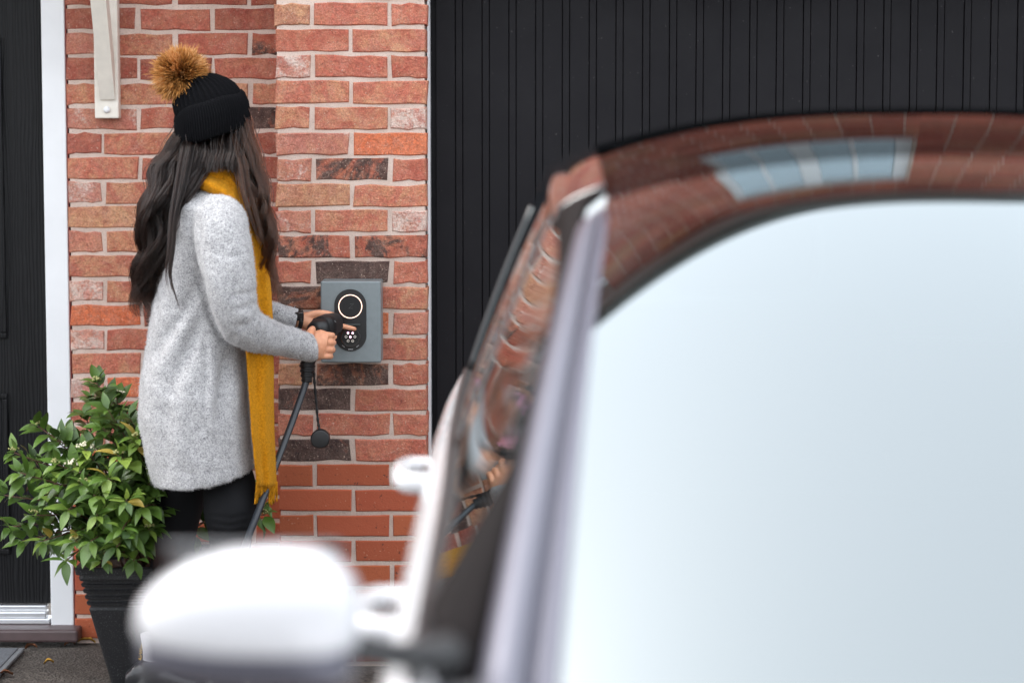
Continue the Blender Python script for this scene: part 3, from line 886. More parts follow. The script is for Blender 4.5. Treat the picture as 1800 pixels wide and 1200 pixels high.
for ti, (px, py, yy) in enumerate(tips):
    tip = P(px, py, yy)
    b0 = base + Vector((rs.uniform(-.07, .07), rs.uniform(-.07, .07), 0))
    mid = b0.lerp(tip, .5) + Vector((0, 0, .06 + .04 * rs.random())) + Vector((rs.uniform(-.03, .03), rs.uniform(-.03, .03), 0))
    if tip.z < .45: mid.z = max(mid.z, .46)
    c = catmull([b0, mid, tip], 14)
    MBs = MB().tube(c, list(np.linspace(.0042, .0016, 14)), 5)
    S(MBs.build('stem', M['stem'], None, True))
    L = sum((Vector(c[i + 1]) - Vector(c[i])).length for i in range(13))
    nn = max(4, int(L / .036))
    for j in range(nn):
        t = .30 + .70 * (j + 1) / nn
        q = t * 13; i = min(12, int(q)); p = Vector(c[i]).lerp(Vector(c[i + 1]), q - i)
        tg = (Vector(c[min(13, i + 2)]) - Vector(c[max(0, i - 1)])).normalized()
        side = tg.orthogonal().normalized()
        side.rotate(Matrix.Rotation(R(90 * (j % 2) + rs.uniform(-35, 35)), 3, tg))
        k = 2 if j < nn - 1 else 5
        for q in range(k):
            d = side.copy(); d.rotate(Matrix.Rotation(2 * math.pi * q / k + rs.uniform(-.3, .3), 3, tg))
            fwd = (d * rs.uniform(.8, 1.1) + tg * rs.uniform(.25, .8) + Vector((0, -.12, .05))).normalized()
            up = (Vector((0, -.35, 1)) + Vector((rs.uniform(-.3, .3), rs.uniform(-.3, .3), 0)))
            yv = up.cross(fwd).normalized(); zv = fwd.cross(yv)
            ln = rs.uniform(.036, .084) * (1.0 if k == 2 else .8)
            m = Matrix((fwd, yv, zv)).transposed().to_4x4()
            m = Matrix.Translation(p + d * .004) @ m @ Matrix.Diagonal((ln, ln * rs.uniform(.85, 1.15), ln, 1))
            young = (.4 if k == 5 else 0) + (.35 if t > .8 else 0)
            tb = min(3, int(max(0, rs.gauss(.8 + 1.6 * young, .8))))
            leaves.append((m, tb * 6 + rs.randrange(6) if rs.random() > .03 else 24 + rs.randrange(6)))
    if ti in bloom:
        mb = MB()
        for q in range(34 if bloom[ti] == 'petal' else 22):
            a, e = rs.uniform(0, 6.28), rs.uniform(0, 1.3)
            rr = rs.uniform(.6, 1) * (.028 if bloom[ti] == 'petal' else .018)
            mb.ball(tip + Vector((math.cos(a) * math.sin(e) * rr, math.sin(a) * math.sin(e) * rr, math.cos(e) * rr * .7 + .004)), rs.uniform(.0028, .0042), 1)
        S(mb.build('flower_cluster', M[bloom[ti]], None, True))
def infront(m):
    p = m.translation
    return p.y
leaves.sort(key=lambda a: infront(a[0]))
for m, k in leaves[:300]:
    o = bpy.data.objects.new('leaf', LME[k]); COL.objects.link(o)
    S(o); o.matrix_basis = m
vs, fs, tn = [], [], []
for m, k in leaves[300:]:
    v, f = LG[k % 6]
    a = np.array(m)
    n0 = sum(len(q) for q in vs)
    vs.append(v @ a[:3, :3].T + a[:3, 3]); fs += [tuple(i + n0 for i in q) for q in f]
    tn += [(0.1, .35, .6, .95, .95)[k // 6] * .7 + rs.uniform(0, .3)] * len(v)
o = S(mesh_obj('foliage', np.vstack(vs), fs, M['leaf'], None, True)); o['kind'] = 'stuff'
a = o.data.attributes.new('tint', 'FLOAT', 'POINT'); a.data.foreach_set('value', tn)

# ------------------------------------------------------------------ person
YC = 6.62
S_ = F / YC
person = empty('person', 'person in pale grey wool coat, mustard scarf and black bobble hat holding a charging plug', 'person', (-.82, YC, 0))
def Q(o, par=None):
    o.parent = person if par is None else par
    o.matrix_parent_inverse = Matrix.Translation((.82, -YC, 0)) if par is None else Matrix.Identity(4)
    return o

def ering(c, ax, ay, n=48, ex=2.3, ux=Vector((1, 0, 0)), uy=Vector((0, 1, 0))):
    out = []
    for i in range(n):
        t = 2 * math.pi * i / n
        cx, sy = math.cos(t), math.sin(t)
        out.append(c + ux * (ax * math.copysign(abs(cx) ** (2 / ex), cx)) + uy * (ay * math.copysign(abs(sy) ** (2 / ex), sy)))
    return out

# coat
levels = [(322, 348, 402, .060), (334, 334, 410, .110), (346, 322, 418, .158), (362, 311, 426, .186), (390, 301, 434, .186), (430, 292, 437, .176), (480, 282, 437, .166),
          (530, 272, 436, .162), (580, 262, 434, .168), (630, 253, 434, .186), (690, 247, 440, .214), (740, 249, 445, .218), (785, 257, 449, .220),
          (816, 266, 452, .220), (836, 272, 453, .219)]
rings = []
for (y, a, b, hd) in levels:
    c = P((a + b) / 2, y, YC)
    rg_ = ering(c, (b - a) / 2 / S_, hd, 64, 2.35)
    if y > 760:                                         # the hem dips at the back and rises to the front
        k = (y - 760) / 86
        for p in rg_:
            u = (p.x - c.x) / ((b - a) / 2 / S_)
            p.z -= k * (.016 * (1 - (u + .35) ** 2) - .006 - .010 * u)* 1.0 - 0
    rings.append(rg_)
cm = MB().loft(rings)
def limb(pts, seg=20):
    c = catmull([(*P(x, y, Y), r / S_) for (x, y, Y, r) in pts], 6 * len(pts))
    return [Vector(q[:3]) for q in c], [q[3] for q in c]
ARM_R = [(372, 372, 6.52, 34), (386, 392, 6.450, 46), (393, 440, 6.415, 48), (402, 500, 6.400, 46), (417, 556, 6.42, 43), (442, 580, 6.465, 37), (478, 592, 6.545, 31), (515, 602, 6.62, 27), (543, 611, 6.665, 25)]
ARM_L = [(372, 376, 6.72, 34), (385, 405, 6.80, 44), (400, 470, 6.84, 42), (420, 530, 6.86, 34), (455, 548, 6.87, 26), (490, 556, 6.872, 22), (517, 561, 6.874, 20.5)]
for a in (ARM_R, ARM_L):
    p, r = limb(a); cm.tube(p, r, 24)
ev = fused(cm, .0060, 4)
co = co_of(ev)
def pxy(co):                                            # photo coordinates of points of the figure (for placing its folds)
    d = co - np.array([0, 0, CAM_H])
    cz = d[:, 1] * math.cos(PITCH) - d[:, 2] * math.sin(PITCH)
    up = d[:, 1] * math.sin(PITCH) + d[:, 2] * math.cos(PITCH)
    return 900 + F * d[:, 0] / cz, 600 - F * up / cz
no = no_of(ev)
fx, fy = pxy(co)
near = np.clip((YC + .03 - co[:, 1]) / .06, 0, 1)
def fold(pts, wid, amp, y_lo=0, y_hi=9e9):
    """a crease (amp < 0) or ridge along a polyline on the near side"""
    best = np.full(len(co), 1e9)
    tt = np.zeros(len(co))
    n = len(pts) - 1
    for i in range(n):
        a, b = np.array(pts[i], float), np.array(pts[i + 1], float)
        ab = b - a; L2 = ab @ ab
        t = np.clip(((fx - a[0]) * ab[0] + (fy - a[1]) * ab[1]) / L2, 0, 1)
        d = np.hypot(fx - a[0] - t * ab[0], fy - a[1] - t * ab[1])
        k = d < best
        best[k] = d[k]; tt[k] = (i + t[k]) / n
    fade = np.sin(np.pi * np.clip(tt * .9 + .05, 0, 1)) ** .6
    return amp * np.exp(-(best / wid) ** 2) * fade * near
sleeve = np.zeros(len(co))
disp = np.zeros(len(co))
disp += fold([(346, 500), (318, 560), (272, 618), (255, 640)], 13, -.013)
disp += fold([(335, 545), (300, 620), (262, 680)], 14, .010)
disp += fold([(352, 555), (330, 620), (300, 690)], 12, -.012)
disp += fold([(362, 570), (361, 660), (358, 760)], 5, -.006)
disp += fold([(372, 590), (374, 680), (366, 770)], 11, .006)
disp += fold([(400, 622), (388, 690), (384, 740)], 10, -.014)
disp += fold([(420, 640), (412, 710), (408, 770)], 10, .006)
disp += fold([(330, 620), (320, 720), (318, 800)], 16, .006)
disp += fold([(300, 640), (290, 740), (292, 830)], 14, -.005)
disp += fold([(345, 470), (352, 500), (372, 560), (392, 600)], 6, -.012)
disp += fold([(352, 455), (345, 420), (350, 390)], 8, -.004)
disp += fold([(375, 420), (395, 470), (425, 510)], 10, -.005)
disp += fold([(390, 390), (420, 430), (440, 470)], 9, .004)
disp += fold([(392, 352), (366, 372), (352, 410), (348, 450), (352, 480)], 2.6, -.0030)
disp += fold([(262, 818), (330, 832), (400, 826), (452, 812)], 2.4, -.0022)
disp += fold([(386, 700), (412, 694), (438, 700)], 2.2, -.0028)
disp += fold([(372, 440), (400, 452), (432, 446)], 5, -.003)
disp += fold([(430, 560), (412, 590), (404, 602)], 4, -.004)
for i, xx in enumerate((446, 458, 470, 482, 494, 506)):  # gathers of the forearm sleeve
    disp += fold([(xx + 10, 535 + i * 8), (xx, 570 + i * 6), (xx - 14, 605 + i * 4)], 4.0, -.0030 * (1 - .1 * i))
for (a, b) in (((405, 520), (452, 512)), ((408, 545), (458, 530)), ((410, 575), (460, 548))):
    disp += fold([a, ((a[0] + b[0]) / 2, a[1] - 3), b], 6, -.005)
disp += .0028 * np.sin(co[:, 0] * 31 + np.sin(co[:, 2] * 17) * 1.5) * np.sin(co[:, 2] * 23 + co[:, 1] * 9) + .0012 * np.sin(co[:, 0] * 90 + co[:, 2] * 70 + 2 * np.sin(co[:, 1] * 40))
set_co(ev, co + no * disp[:, None])
smooth_all(ev); ev.materials.clear()
coat = Q(link('coat', ev, M['coat']))
coat['label'] = 'pale grey flecked wool coat'
def fuzz(me, count, ln, name, mat, par, seed):
    r1 = np.random.default_rng(seed)
    co, no = co_of(me), no_of(me)
    k = r1.integers(0, len(co), count)
    p = co[k] + r1.normal(0, .0025, (count, 3)) * (1 - np.abs(no[k]))
    d = no[k] + r1.normal(0, .8, (count, 3)); d /= np.linalg.norm(d, axis=1)[:, None]
    d2 = d + r1.normal(0, .6, (count, 3))
    L_ = (ln * r1.uniform(.4, 1.3, count))[:, None]
    pts = np.stack([p - no[k] * .0006, p + d * L_ * .5, p + d * L_ * .5 + d2 * L_ * .5], 1)
    hc = bpy.data.hair_curves.new(name); hc.add_curves([3] * count)
    hc.attributes['position'].data.foreach_set('vector', pts.reshape(-1).astype('f'))
    ra = hc.attributes.get('radius') or hc.attributes.new('radius', 'FLOAT', 'POINT')
    ra.data.foreach_set('value', np.tile([.00028, .00024, .00012], count).astype('f'))
    hc.materials.append(mat)
    o = bpy.data.objects.new(name, hc); COL.objects.link(o)
    return Q(o, par)
fuzz(ev, 60000, .0042, 'wool_fuzz', M['fuzz'], coat, 3)
def cuff(p0, p1, r):
    a, b = Vector(p0), Vector(p1)
    t = (b - a).normalized(); u = t.orthogonal().normalized(); v = t.cross(u)
    rgs = []
    for s, rr in ((0, r * .9), (.02, r * 1.02), (.95, r * .98), (1.0, r * .92), (1.0, r * .8), (.6, r * .75)):
        rgs.append([a.lerp(b, s) + (u * math.cos(2 * math.pi * i / 96) + v * math.sin(2 * math.pi * i / 96)) * (rr * (1 + .018 * math.sin(i * math.pi))
                    * (1 + .02 * (1 if i % 3 == 0 else 0))) for i in range(96)])
    return MB().loft(rgs, cap=False)
Q(cuff(P(531, 607.5, 6.645), P(550, 613, 6.68), 25 / S_).build('cuff', M['coat'], None, True), coat)
Q(cuff(P(508, 559.5, 6.873), P(521, 562, 6.875), 20.5 / S_).build('cuff', M['coat'], None, True), coat)

# body: one continuous figure under the clothes
bd = MB()
hc = P(378, 232, YC)                                     # head centre
yaw = R(38)                                              # turned towards the wall
fwd = Vector((math.cos(yaw), math.sin(yaw), -.18)).normalized()
rgt = Vector((math.sin(yaw), -math.cos(yaw), 0))
upv = rgt.cross(fwd).normalized()
HM = Matrix((fwd, -rgt, upv)).transposed()
hp = lambda a, b, c: hc + fwd * a + (-rgt) * b + upv * c
bd.ball(hc + upv * .02, (.090, .068, .096), 4, HM)
bd.ball(hp(.030, 0, -.045), (.060, .054, .070), 4, HM)
bd.ball(hp(.060, 0, -.092), (.026, .028, .018), 3, HM)
bd.tube([hp(.088, 0, .005), hp(.106, 0, -.030), hp(.090, 0, -.040)], [.008, .013, .009], 10)
bd.ball(hp(.083, 0, -.062), (.010, .022, .006), 3, HM).ball(hp(.081, 0, -.071), (.010, .018, .006), 3, HM)
for s in (-1, 1):
    bd.ball(hp(.083, s * .032, -.002), (.010, .014, .008), 3, HM)
    bd.ball(hp(-.005, s * .060, -.030), (.014, .007, .024), 3, HM)
bd.tube([hp(-.012, 0, -.07), P(362, 312, YC), P(362, 335, YC)], [.052, .050, .060], 20)
bl = [(334, 350, 392, .09), (352, 335, 405, .15), (385, 325, 418, .165), (450, 312, 420, .155), (540, 300, 410, .140), (620, 292, 405, .145), (720, 285, 415, .170), (800, 290, 425, .170)]
bd.loft([ering(P((a + b) / 2, y, YC), (b - a) / 2 / S_, hd, 40, 2.2) for (y, a, b, hd) in bl])
for a in (ARM_R, ARM_L):
    p, r = limb(a); bd.tube(p, [max(.019, q * .62) for q in r], 18)
LEG_N = [(380, 790, 6.59, 44), (402, 850, 6.565, 47), (404, 900, 6.53, 46), (405, 945, 6.53, 38), (404, 990, 6.53, 36), (400, 1050, 6.54, 35), (397, 1110, 6.55, 27), (396, 1165, 6.56, 21), (396, 1200, 6.56, 21)]
LEG_F = [(335, 790, 6.69, 54), (320, 850, 6.70, 50), (312, 900, 6.70, 43), (307, 945, 6.70, 37), (300, 990, 6.70, 36), (292, 1050, 6.70, 34), (288, 1100, 6.69, 26), (283, 1140, 6.68, 21), (272, 1178, 6.67, 21)]
for a in (LEG_N, LEG_F):
    p, r = limb(a); bd.tube(p, [q * .9 for q in r], 18)
# right hand closed on the plug's grip
def fing(pts, r0, r1):
    c = catmull([tuple(P(x, y, Y)) for (x, y, Y) in pts], 14)
    bd.tube(c, list(np.linspace(r0, r1, 14)), 12)
    bd.ball(c[-1], r1, 2); bd.ball(c[0], r0, 2)
bd.tube([P(540, 610, 6.655), P(550, 608, 6.668), P(558, 607, 6.676)], [.024, .027, .033], 18, 1.15)
palm = [P(550, 605, 6.668), P(559, 606, 6.670), P(568, 608, 6.676)]
bd.tube(palm, [.028, .033, .031], 20, flat=1.35, flat_dir=(0, -.2, 1))
for i, yy in enumerate((589, 601.5, 614, 625.5)):
    dx = (5, 6.5, 5.5, 2)[i]
    fing([(562 + dx, yy, 6.664), (572 + dx, yy, 6.668), (579 + dx, yy + .5, 6.690), (577 + dx, yy + 1, 6.728), (566 + dx, yy + 1, 6.748), (557 + dx, yy + 1, 6.742)], (.0101, .0104, .0099, .0090)[i], .0072)
fing([(548, 598, 6.660), (544, 588, 6.668), (549, 579, 6.695), (558, 576, 6.735)], .0135, .0085)
# left hand pressing the socket
bd.tube([P(520, 562, 6.874), P(532, 563, 6.880), P(545, 566, 6.886)], [.021, .022, .026], 16, .8, (0, 1, 0))
bd.tube([P(540, 566, 6.884), P(556, 570, 6.892), P(572, 573, 6.900), P(578, 574, 6.903)], [.025, .034, .033, .028], 20, .55, (0, 1, 0))
fing([(570, 566, 6.900), (590, 570, 6.912), (606, 574, 6.928), (623, 578, 6.944)], .0092, .0066)
fing([(574, 577, 6.903), (582, 583, 6.920), (588, 592, 6.915), (578, 597, 6.900)], .0092, .007)
fing([(573, 586, 6.903), (577, 594, 6.920), (580, 603, 6.912), (570, 605, 6.898)], .009, .007)
fing([(570, 594, 6.903), (572, 603, 6.915), (574, 610, 6.908), (566, 611, 6.897)], .008, .0065)
fing([(540, 556, 6.878), (556, 551, 6.878), (574, 551, 6.886), (590, 555, 6.895)], .0115, .0078)
ev = fused(bd, .0028, 2)
smooth_all(ev); ev.materials.clear()
body = Q(link('body', ev, M['skin']))

# watch on the left wrist
wt = Q(cuff(P(522.5, 562.5, 6.8755), P(530, 563.5, 6.879), 19.5 / S_).build('watch', M['rubber'], None, True))
wt['label'] = 'dark watch strap on the left wrist'
Q(MB().box(-.012, .012, -.004, .004, -.012, .012, .002).build('watch_face', M['carblack'], None), wt).location = P(526, 556, 6.852)

# leggings
for nm, a in (('legging_leg', LEG_N), ('legging_leg', LEG_F)):
    pass
lg = MB()
for a in (LEG_N, LEG_F):
    p, r = limb([q for q in a if q[1] < 1120]); lg.tube(p, [q * 1.0 for q in r], 28)
lg.loft([ering(P((a + b) / 2, y, YC), (b - a) / 2 / S_, hd, 40, 2.2) for (y, a, b, hd) in [(640, 296, 400, .140), (720, 290, 405, .160), (800, 298, 415, .165), (826, 310, 410, .140)]])
ev = fused(lg, .006, 4)
co = co_of(ev); no = no_of(ev); fx, fy = pxy(co); near = np.clip((6.75 - co[:, 1]) / .06, 0, 1)
disp = np.zeros(len(co))
for yy in (905, 918, 932, 944, 958): disp += fold([(365, yy), (405, yy + 6), (445, yy - 3)], 3.0, -.0028)
disp += fold([(365, 925), (390, 948)], 4, -.003)
set_co(ev, co + no * disp[:, None]); smooth_all(ev); ev.materials.clear()
leg = Q(link('leggings', ev, M['legging'])); leg['label'] = 'black leggings'

# socks and boots
def boot(xa, ya, Y, lean, heading, flip):
    top = P(xa, ya, Y)
    sk = Q(MB().tube([top + Vector((lean * -.25, 0, .075)), top + Vector((lean * -.1, 0, .03)), top + Vector((0, 0, -.03))], [.042, .041, .044], 24).build('sock', M['sock'], None, True))
    b = MB()
    gx, gy, gz = top.x - lean, top.y, 0.0
    h = Vector((math.cos(heading), math.sin(heading), 0)); sdv = Vector((-h.y, h.x, 0))
    rings = []
    for t, rx, ry, off in ((0, .050, .044, 0), (.03, .052, .046, .002), (.3, .054, .046, .006), (.6, .058, .045, .012), (.85, .062, .044, .014), (1.0, .062, .042, .014)):
        c = top.lerp(Vector((gx, gy, .03)), t) + h * off
        rings.append(ering(c, rx, ry, 32, 2.2, h, sdv))
    b.loft(rings)
    rings = []
    for s, wd, ht in ((-.055, .028, .05), (-.03, .036, .075), (.02, .037, .085), (.07, .040, .072), (.12, .044, .056), (.16, .040, .046), (.19, .020, .036)):
        c = Vector((gx, gy, .028 + ht / 2)) + h * s
        rings.append(ering(c, wd, ht / 2, 24, 2.6, sdv, Vector((0, 0, 1))))
    b.loft(rings)
    ev = fused(b, .004, 3); smooth_all(ev); ev.materials.clear()
    bo = Q(link('boot', ev, M['boot']))
    rings = []
    for z, g_ in ((0.0, -.002), (.026, 0), (.034, -.003)):
        rg2 = []
        for s, wd in ((-.066, .012), (-.055, .030), (-.02, .037), (.04, .034), (.10, .043), (.15, .045), (.185, .030), (.2, .012)):
            rg2.append(Vector((gx, gy, z)) + h * s + sdv * (wd + g_))
        for s, wd in ((.2, .012), (.185, .030), (.15, .045), (.10, .043), (.04, .034), (-.02, .037), (-.055, .030), (-.066, .012)):
            rg2.append(Vector((gx, gy, z)) + h * s - sdv * (wd + g_))
        rings.append(rg2)
    Q(MB().loft(rings).build('sole', M['sole']), bo)
    # heel loop and its stitched lettering
    hl = top - h * .050 + Vector((0, 0, .012))
    mb = MB().box(-.004, .004, -.008, .008, -.03, .04, .002)
    o = Q(mb.build('heel_loop', M['black']), bo); o.location = hl; o.rotation_euler = (0, R(10), 0)
    if flip:
        tx = text_mesh('stitched_lettering', 'AirWair', .0145, M['yellow'], hl + Vector((-.0005, -.0095, .006)), (R(90), R(-82), 0), .15, .0004)
        Q(tx, bo)
        for q in range(5):
            s = .2 + q * .16
            c = top.lerp(Vector((gx, gy, .03)), s * .7) + h * (.038 + .010 * q) - sdv * .032
            Q(disc(0, 0, .0022, .0050, -.0015, .0015, 14).build('eyelet', M['rubber']), bo).location = c
    return bo
boot(279, 1157, 6.665, .035, R(-12), True)
boot(396, 1165, 6.56, .0, R(8), False)

# scarf
L = [(338, 322), (352, 332), (376, 344), (402, 364), (421, 396), (429, 450), (432, 520), (433, 620), (440, 720), (447, 800), (452, 852)]
Rr = [(352, 296), (376, 296), (402, 306), (426, 332), (446, 376), (466, 430), (477, 510), (481, 610), (481, 720), (484, 800), (486, 852)]
Yl = [6.520, 6.497, 6.484, 6.480, 6.488, 6.50, 6.51, 6.50, 6.485, 6.48, 6.48]
Yr = [6.560, 6.545, 6.535, 6.535, 6.55, 6.56, 6.565, 6.56, 6.555, 6.55, 6.55]
def strip(L, Rr, Yl, Yr, name, thick, n=90, m=14):
    A = catmull([(*a, y) for a, y in zip(L, Yl)], n); B = catmull([(*a, y) for a, y in zip(Rr, Yr)], n)
    rings = []
    for i in range(n):
        pa, pb = P(*A[i]), P(*B[i])
        ring = []
        for j in range(2 * m):
            t = j / (m - 1) if j < m else (2 * m - 1 - j) / (m - 1)
            side = -1 if j < m else 1
            e = math.sqrt(max(0, 1 - abs(2 * t - 1) ** 4))
            wav = .009 * math.sin(t * 8.5 + i * .06 + .8 * math.sin(i * .12)) + .0035 * math.sin(i * .30 + t * 5) + .002 * math.sin(i * .9 + t * 11)
            ring.append(pa.lerp(pb, t) + Vector((0, -.012 * math.sin(math.pi * t) + side * thick * (.25 + .75 * e) + wav, 0)))
        rings.append(ring)
    return MB().loft(rings)
scarf = strip(L, Rr, Yl, Yr, 'scarf', .010)
# the loop round the neck
cc = P(374, 312, YC)
tor = []
for i in range(41):
    t = 2 * math.pi * i / 40
    tor.append(cc + Vector((.070 * math.cos(t) + .012, .080 * math.sin(t), .022 * math.cos(t + 2.9) )))
scarf.tube(tor, .030, 18, 1.25)
cc2 = cc + Vector((.004, 0, .03))
scarf.tube([cc2 + Vector((.058 * math.cos(2 * math.pi * i / 40) + .012, .07 * math.sin(2 * math.pi * i / 40), .02 * math.cos(2 * math.pi * i / 40 + 2.4))) for i in range(41)], .027, 16)
# the second tail, further from the camera
scarf2 = strip([(x + 6, y) for x, y in L[4:]], [(x - 6, y) for x, y in Rr[4:]], [y + .11 for y in Yl[4:]], [y + .10 for y in Yr[4:]], 's', .009, 60)
scarf.add(scarf2.v, scarf2.f)
sc = Q(scarf.build('scarf', M['scarf'], None, True))
me = sc.data; co = co_of(me); no = no_of(me)
set_co(me, co + no * (.0012 * np.sin(co[:, 0] * 160 + co[:, 2] * 210) * np.sin(co[:, 2] * 170 - co[:, 0] * 140))[:, None])
sc['label'] = 'mustard yellow wool scarf with fringe'
fuzz(me, 16000, .005, 'wool_fuzz', M['sfuzz'], sc, 4)
for i in range(13):
    t = i / 12
    x0, y0 = 452 + 34 * t, 850
    dx = random.uniform(-5, 4) - 3 + 2 * t
    ln = random.uniform(30, 40)
    Yt = 6.482 + .068 * t
    pts = [P(x0, y0 - 4, Yt), P(x0 + dx * .3, y0 + ln * .35, Yt - .004), P(x0 + dx * .7, y0 + ln * .7, Yt + random.uniform(-.006, .006)), P(x0 + dx, y0 + ln, Yt + random.uniform(-.008, .008))]
    Q(MB().tube(catmull(pts, 8), [.0034, .0032, .003, .003, .0028, .0027, .0025, .002], 7).build('tassel', M['scarf'], None, True), sc)

# hat: ribbed crown, turned-up cuff, fur bobble
ha = Vector((-.335, 0, .942)).normalized()
hu = Vector((.942, 0, .335)).normalized()
hv = Vector((0, 1, 0))
def hat_ring(px, py, a, b, n, amp, ribs):
    c = P(px, py, YC)
    return [c + hu * (a / S_ * math.cos(t) * (1 + amp * math.cos(ribs * t))) + hv * (b / S_ * math.sin(t) * (1 + amp * math.cos(ribs * t))) for t in [2 * math.pi * i / n for i in range(n)]]
N = 600
crown = [hat_ring(372, 200, 62, 58, N, .0, 36), hat_ring(364, 178, 60, 57, N, .03, 36), hat_ring(358, 165, 56, 53, N, .045, 36), hat_ring(352, 153, 47, 45, N, .06, 36),
         hat_ring(345, 142, 35, 34, N, .07, 36), hat_ring(340, 135, 22, 22, N, .07, 36), hat_ring(337, 131, 9, 9, N, .07, 36)]
hat = Q(MB().loft(crown).build('bobble_hat', M['hat'], None, True)); hat['label'] = 'black ribbed knitted bobble hat'
cf = [(375, 240, 62, 60), (375, 246, 66, 66), (375, 241, 68.5, 69), (374, 225, 70, 69), (372, 205, 69, 68), (368, 188, 66, 62), (366, 181, 63, 59), (365, 180, 59, 56), (368, 190, 58, 55)]
rings = [hat_ring(x, y, a, b, N, .020 if 1 < i < 6 else .008, 92) for i, (x, y, a, b) in enumerate(cf)]
for rg2 in rings:                                        # uneven fold
    for i, p in enumerate(rg2):
        t = 2 * math.pi * i / N
        p += ha * (.004 * math.sin(3 * t + .5) + .0025 * math.sin(5 * t))
Q(MB().loft(rings, cap=False).build('hat_cuff', M['hat'], None, True), hat)
def fur_ball(c, r, n, name, mat, par):
    r1 = np.random.default_rng(5)
    d = r1.normal(size=(n, 3)); d /= np.linalg.norm(d, axis=1)[:, None]
    vs, fs, tn = [], [], []
    clump = r1.normal(size=(90, 3)); clump /= np.linalg.norm(clump, axis=1)[:, None]
    cid = np.argmax(d @ clump.T, axis=1)
    shade = r1.uniform(.35, 1.0, 90)
    for i in range(n):
        L = r * r1.uniform(.80, 1.05) * (1 + .06 * (r1.random() < .1) * 3)
        lean = (clump[cid[i]] - d[i]) * .55 + r1.normal(size=3) * .10 + np.array([0, 0, -.08])
        side = np.cross(d[i], r1.normal(size=3)); side /= np.linalg.norm(side)
        b = len(vs)
        for t, wd in ((.25, .0013), (.6, .0013), (.85, .0010), (1.0, .0002)):
            p = np.array(c) + d[i] * (L * t) + lean * (L * t * t * .6)
            vs += [p - side * wd, p + side * wd]
            tv = min(1, max(0, (t - .25) / .75 * .75 + .25 * (shade[cid[i]] - .5) + r1.uniform(-.12, .22)))
            tn += [tv * (.7 + .3 * shade[cid[i]])] * 2
        for q in range(3): fs.append((b + 2 * q, b + 2 * q + 1, b + 2 * q + 3, b + 2 * q + 2))
    o = mesh_obj(name, np.array(vs), fs, mat, None, True)
    a = o.data.attributes.new('tint', 'FLOAT', 'POINT'); a.data.foreach_set('value', tn)
    return Q(o, par)
Q(MB().box(-.004, .004, -.003, .003, -.005, .005, .0015).build('hat_badge', M['alu'], None), hat).location = P(431, 177, YC - .01)
pc = P(318, 131, YC)
pp = fur_ball(pc, .074, 24000, 'fur_bobble', M['fur'], hat); pp['label'] = 'ginger faux fur bobble'
core = Q(MB().ball(pc, .036, 3).build('bobble_core', M['fur'], None, True), hat)
a = core.data.attributes.new('tint', 'FLOAT', 'POINT'); a.data.foreach_set('value', [.2] * len(core.data.vertices))

# hair: two falls of wavy locks over a dark under-layer
def hair_mass(table, nclump, per, wave, curl_from, seed, tmin=.8, root=9.0, tip=2.6, n=30):
    r1 = np.random.default_rng(seed)
    tab = catmull([tuple(q) for q in table], 60)          # rows: y, xl, xr, Ynear, Yfar
    out = []
    for c in range(nclump):
        u, w_ = r1.random(), r1.random()
        if r1.random() < .25: u = r1.choice((r1.uniform(0, .1), r1.uniform(.9, 1)))
        ph = u * 2.6 + w_ * .8 + seed + r1.normal(0, .35)
        fq = r1.uniform(.92, 1.08) * wave[1]; am = wave[0] * r1.uniform(.6, 1.4)
        end = r1.uniform(tmin, 1.0)
        a0, a1 = r1.normal(size=(2, per, 1))
        e2 = np.minimum(1, end * r1.uniform(.86, 1.05, (per, 1)))
        dph = r1.normal(0, .22, (per, 1))
        t = np.linspace(0, 1, n)[None, :] * e2
        cols = [np.interp(t * 59, np.arange(60), tab[:, k]) for k in range(5)]
        g_ = np.clip((t - curl_from) / (1 - curl_from), 0, 1)
        amp = am * (.05 + g_ ** .9)
        spread = root + (tip - root) * t ** .8
        fly = 1 + 1.6 * (r1.random((per, 1)) < .06)
        ang = ph + dph + fq * 6.283 * t
        x_ = cols[1] + (cols[2] - cols[1]) * u + a0 * spread * .6 * fly + amp * np.sin(ang)
        Y_ = cols[3] + (cols[4] - cols[3]) * w_ + a1 * spread * .0010 * fly + amp / S_ * .8 * np.cos(ang)
        a, b = (x_ - 900) / F, (600 - cols[0]) / F
        dy = math.cos(PITCH) + b * math.sin(PITCH); dz = -math.sin(PITCH) + b * math.cos(PITCH)
        k = Y_ / dy
        out.append(np.stack([a * k, Y_, CAM_H + dz * k], -1))
    return np.concatenate(out)
back = [(200, 330, 395, 6.61, 6.65), (228, 318, 392, 6.575, 6.68), (250, 301, 388, 6.545, 6.70), (268, 290, 380, 6.515, 6.72), (290, 273, 368, 6.495, 6.73), (320, 264, 350, 6.47, 6.73), (360, 256, 330, 6.455, 6.72), (400, 252, 312, 6.46, 6.72), (450, 248, 298, 6.49, 6.72), (500, 245, 290, 6.52, 6.72), (556, 246, 278, 6.55, 6.70)]
front = [(190, 378, 420, 6.60, 6.65), (212, 384, 430, 6.575, 6.68), (236, 388, 438, 6.553, 6.70), (254, 392, 445, 6.53, 6.71), (280, 406, 454, 6.51, 6.72), (310, 422, 460, 6.495, 6.72), (345, 444, 467, 6.48, 6.72), (385, 453, 472, 6.49, 6.70), (425, 461, 476, 6.50, 6.70), (470, 463, 478, 6.53, 6.70), (530, 468, 483, 6.57, 6.70)]
mid = [(205, 335, 420, 6.60, 6.62), (228, 337, 425, 6.57, 6.59), (250, 338, 422, 6.542, 6.555), (268, 340, 420, 6.51, 6.54), (285, 334, 414, 6.49, 6.52), (304, 326, 416, 6.475, 6.50)]
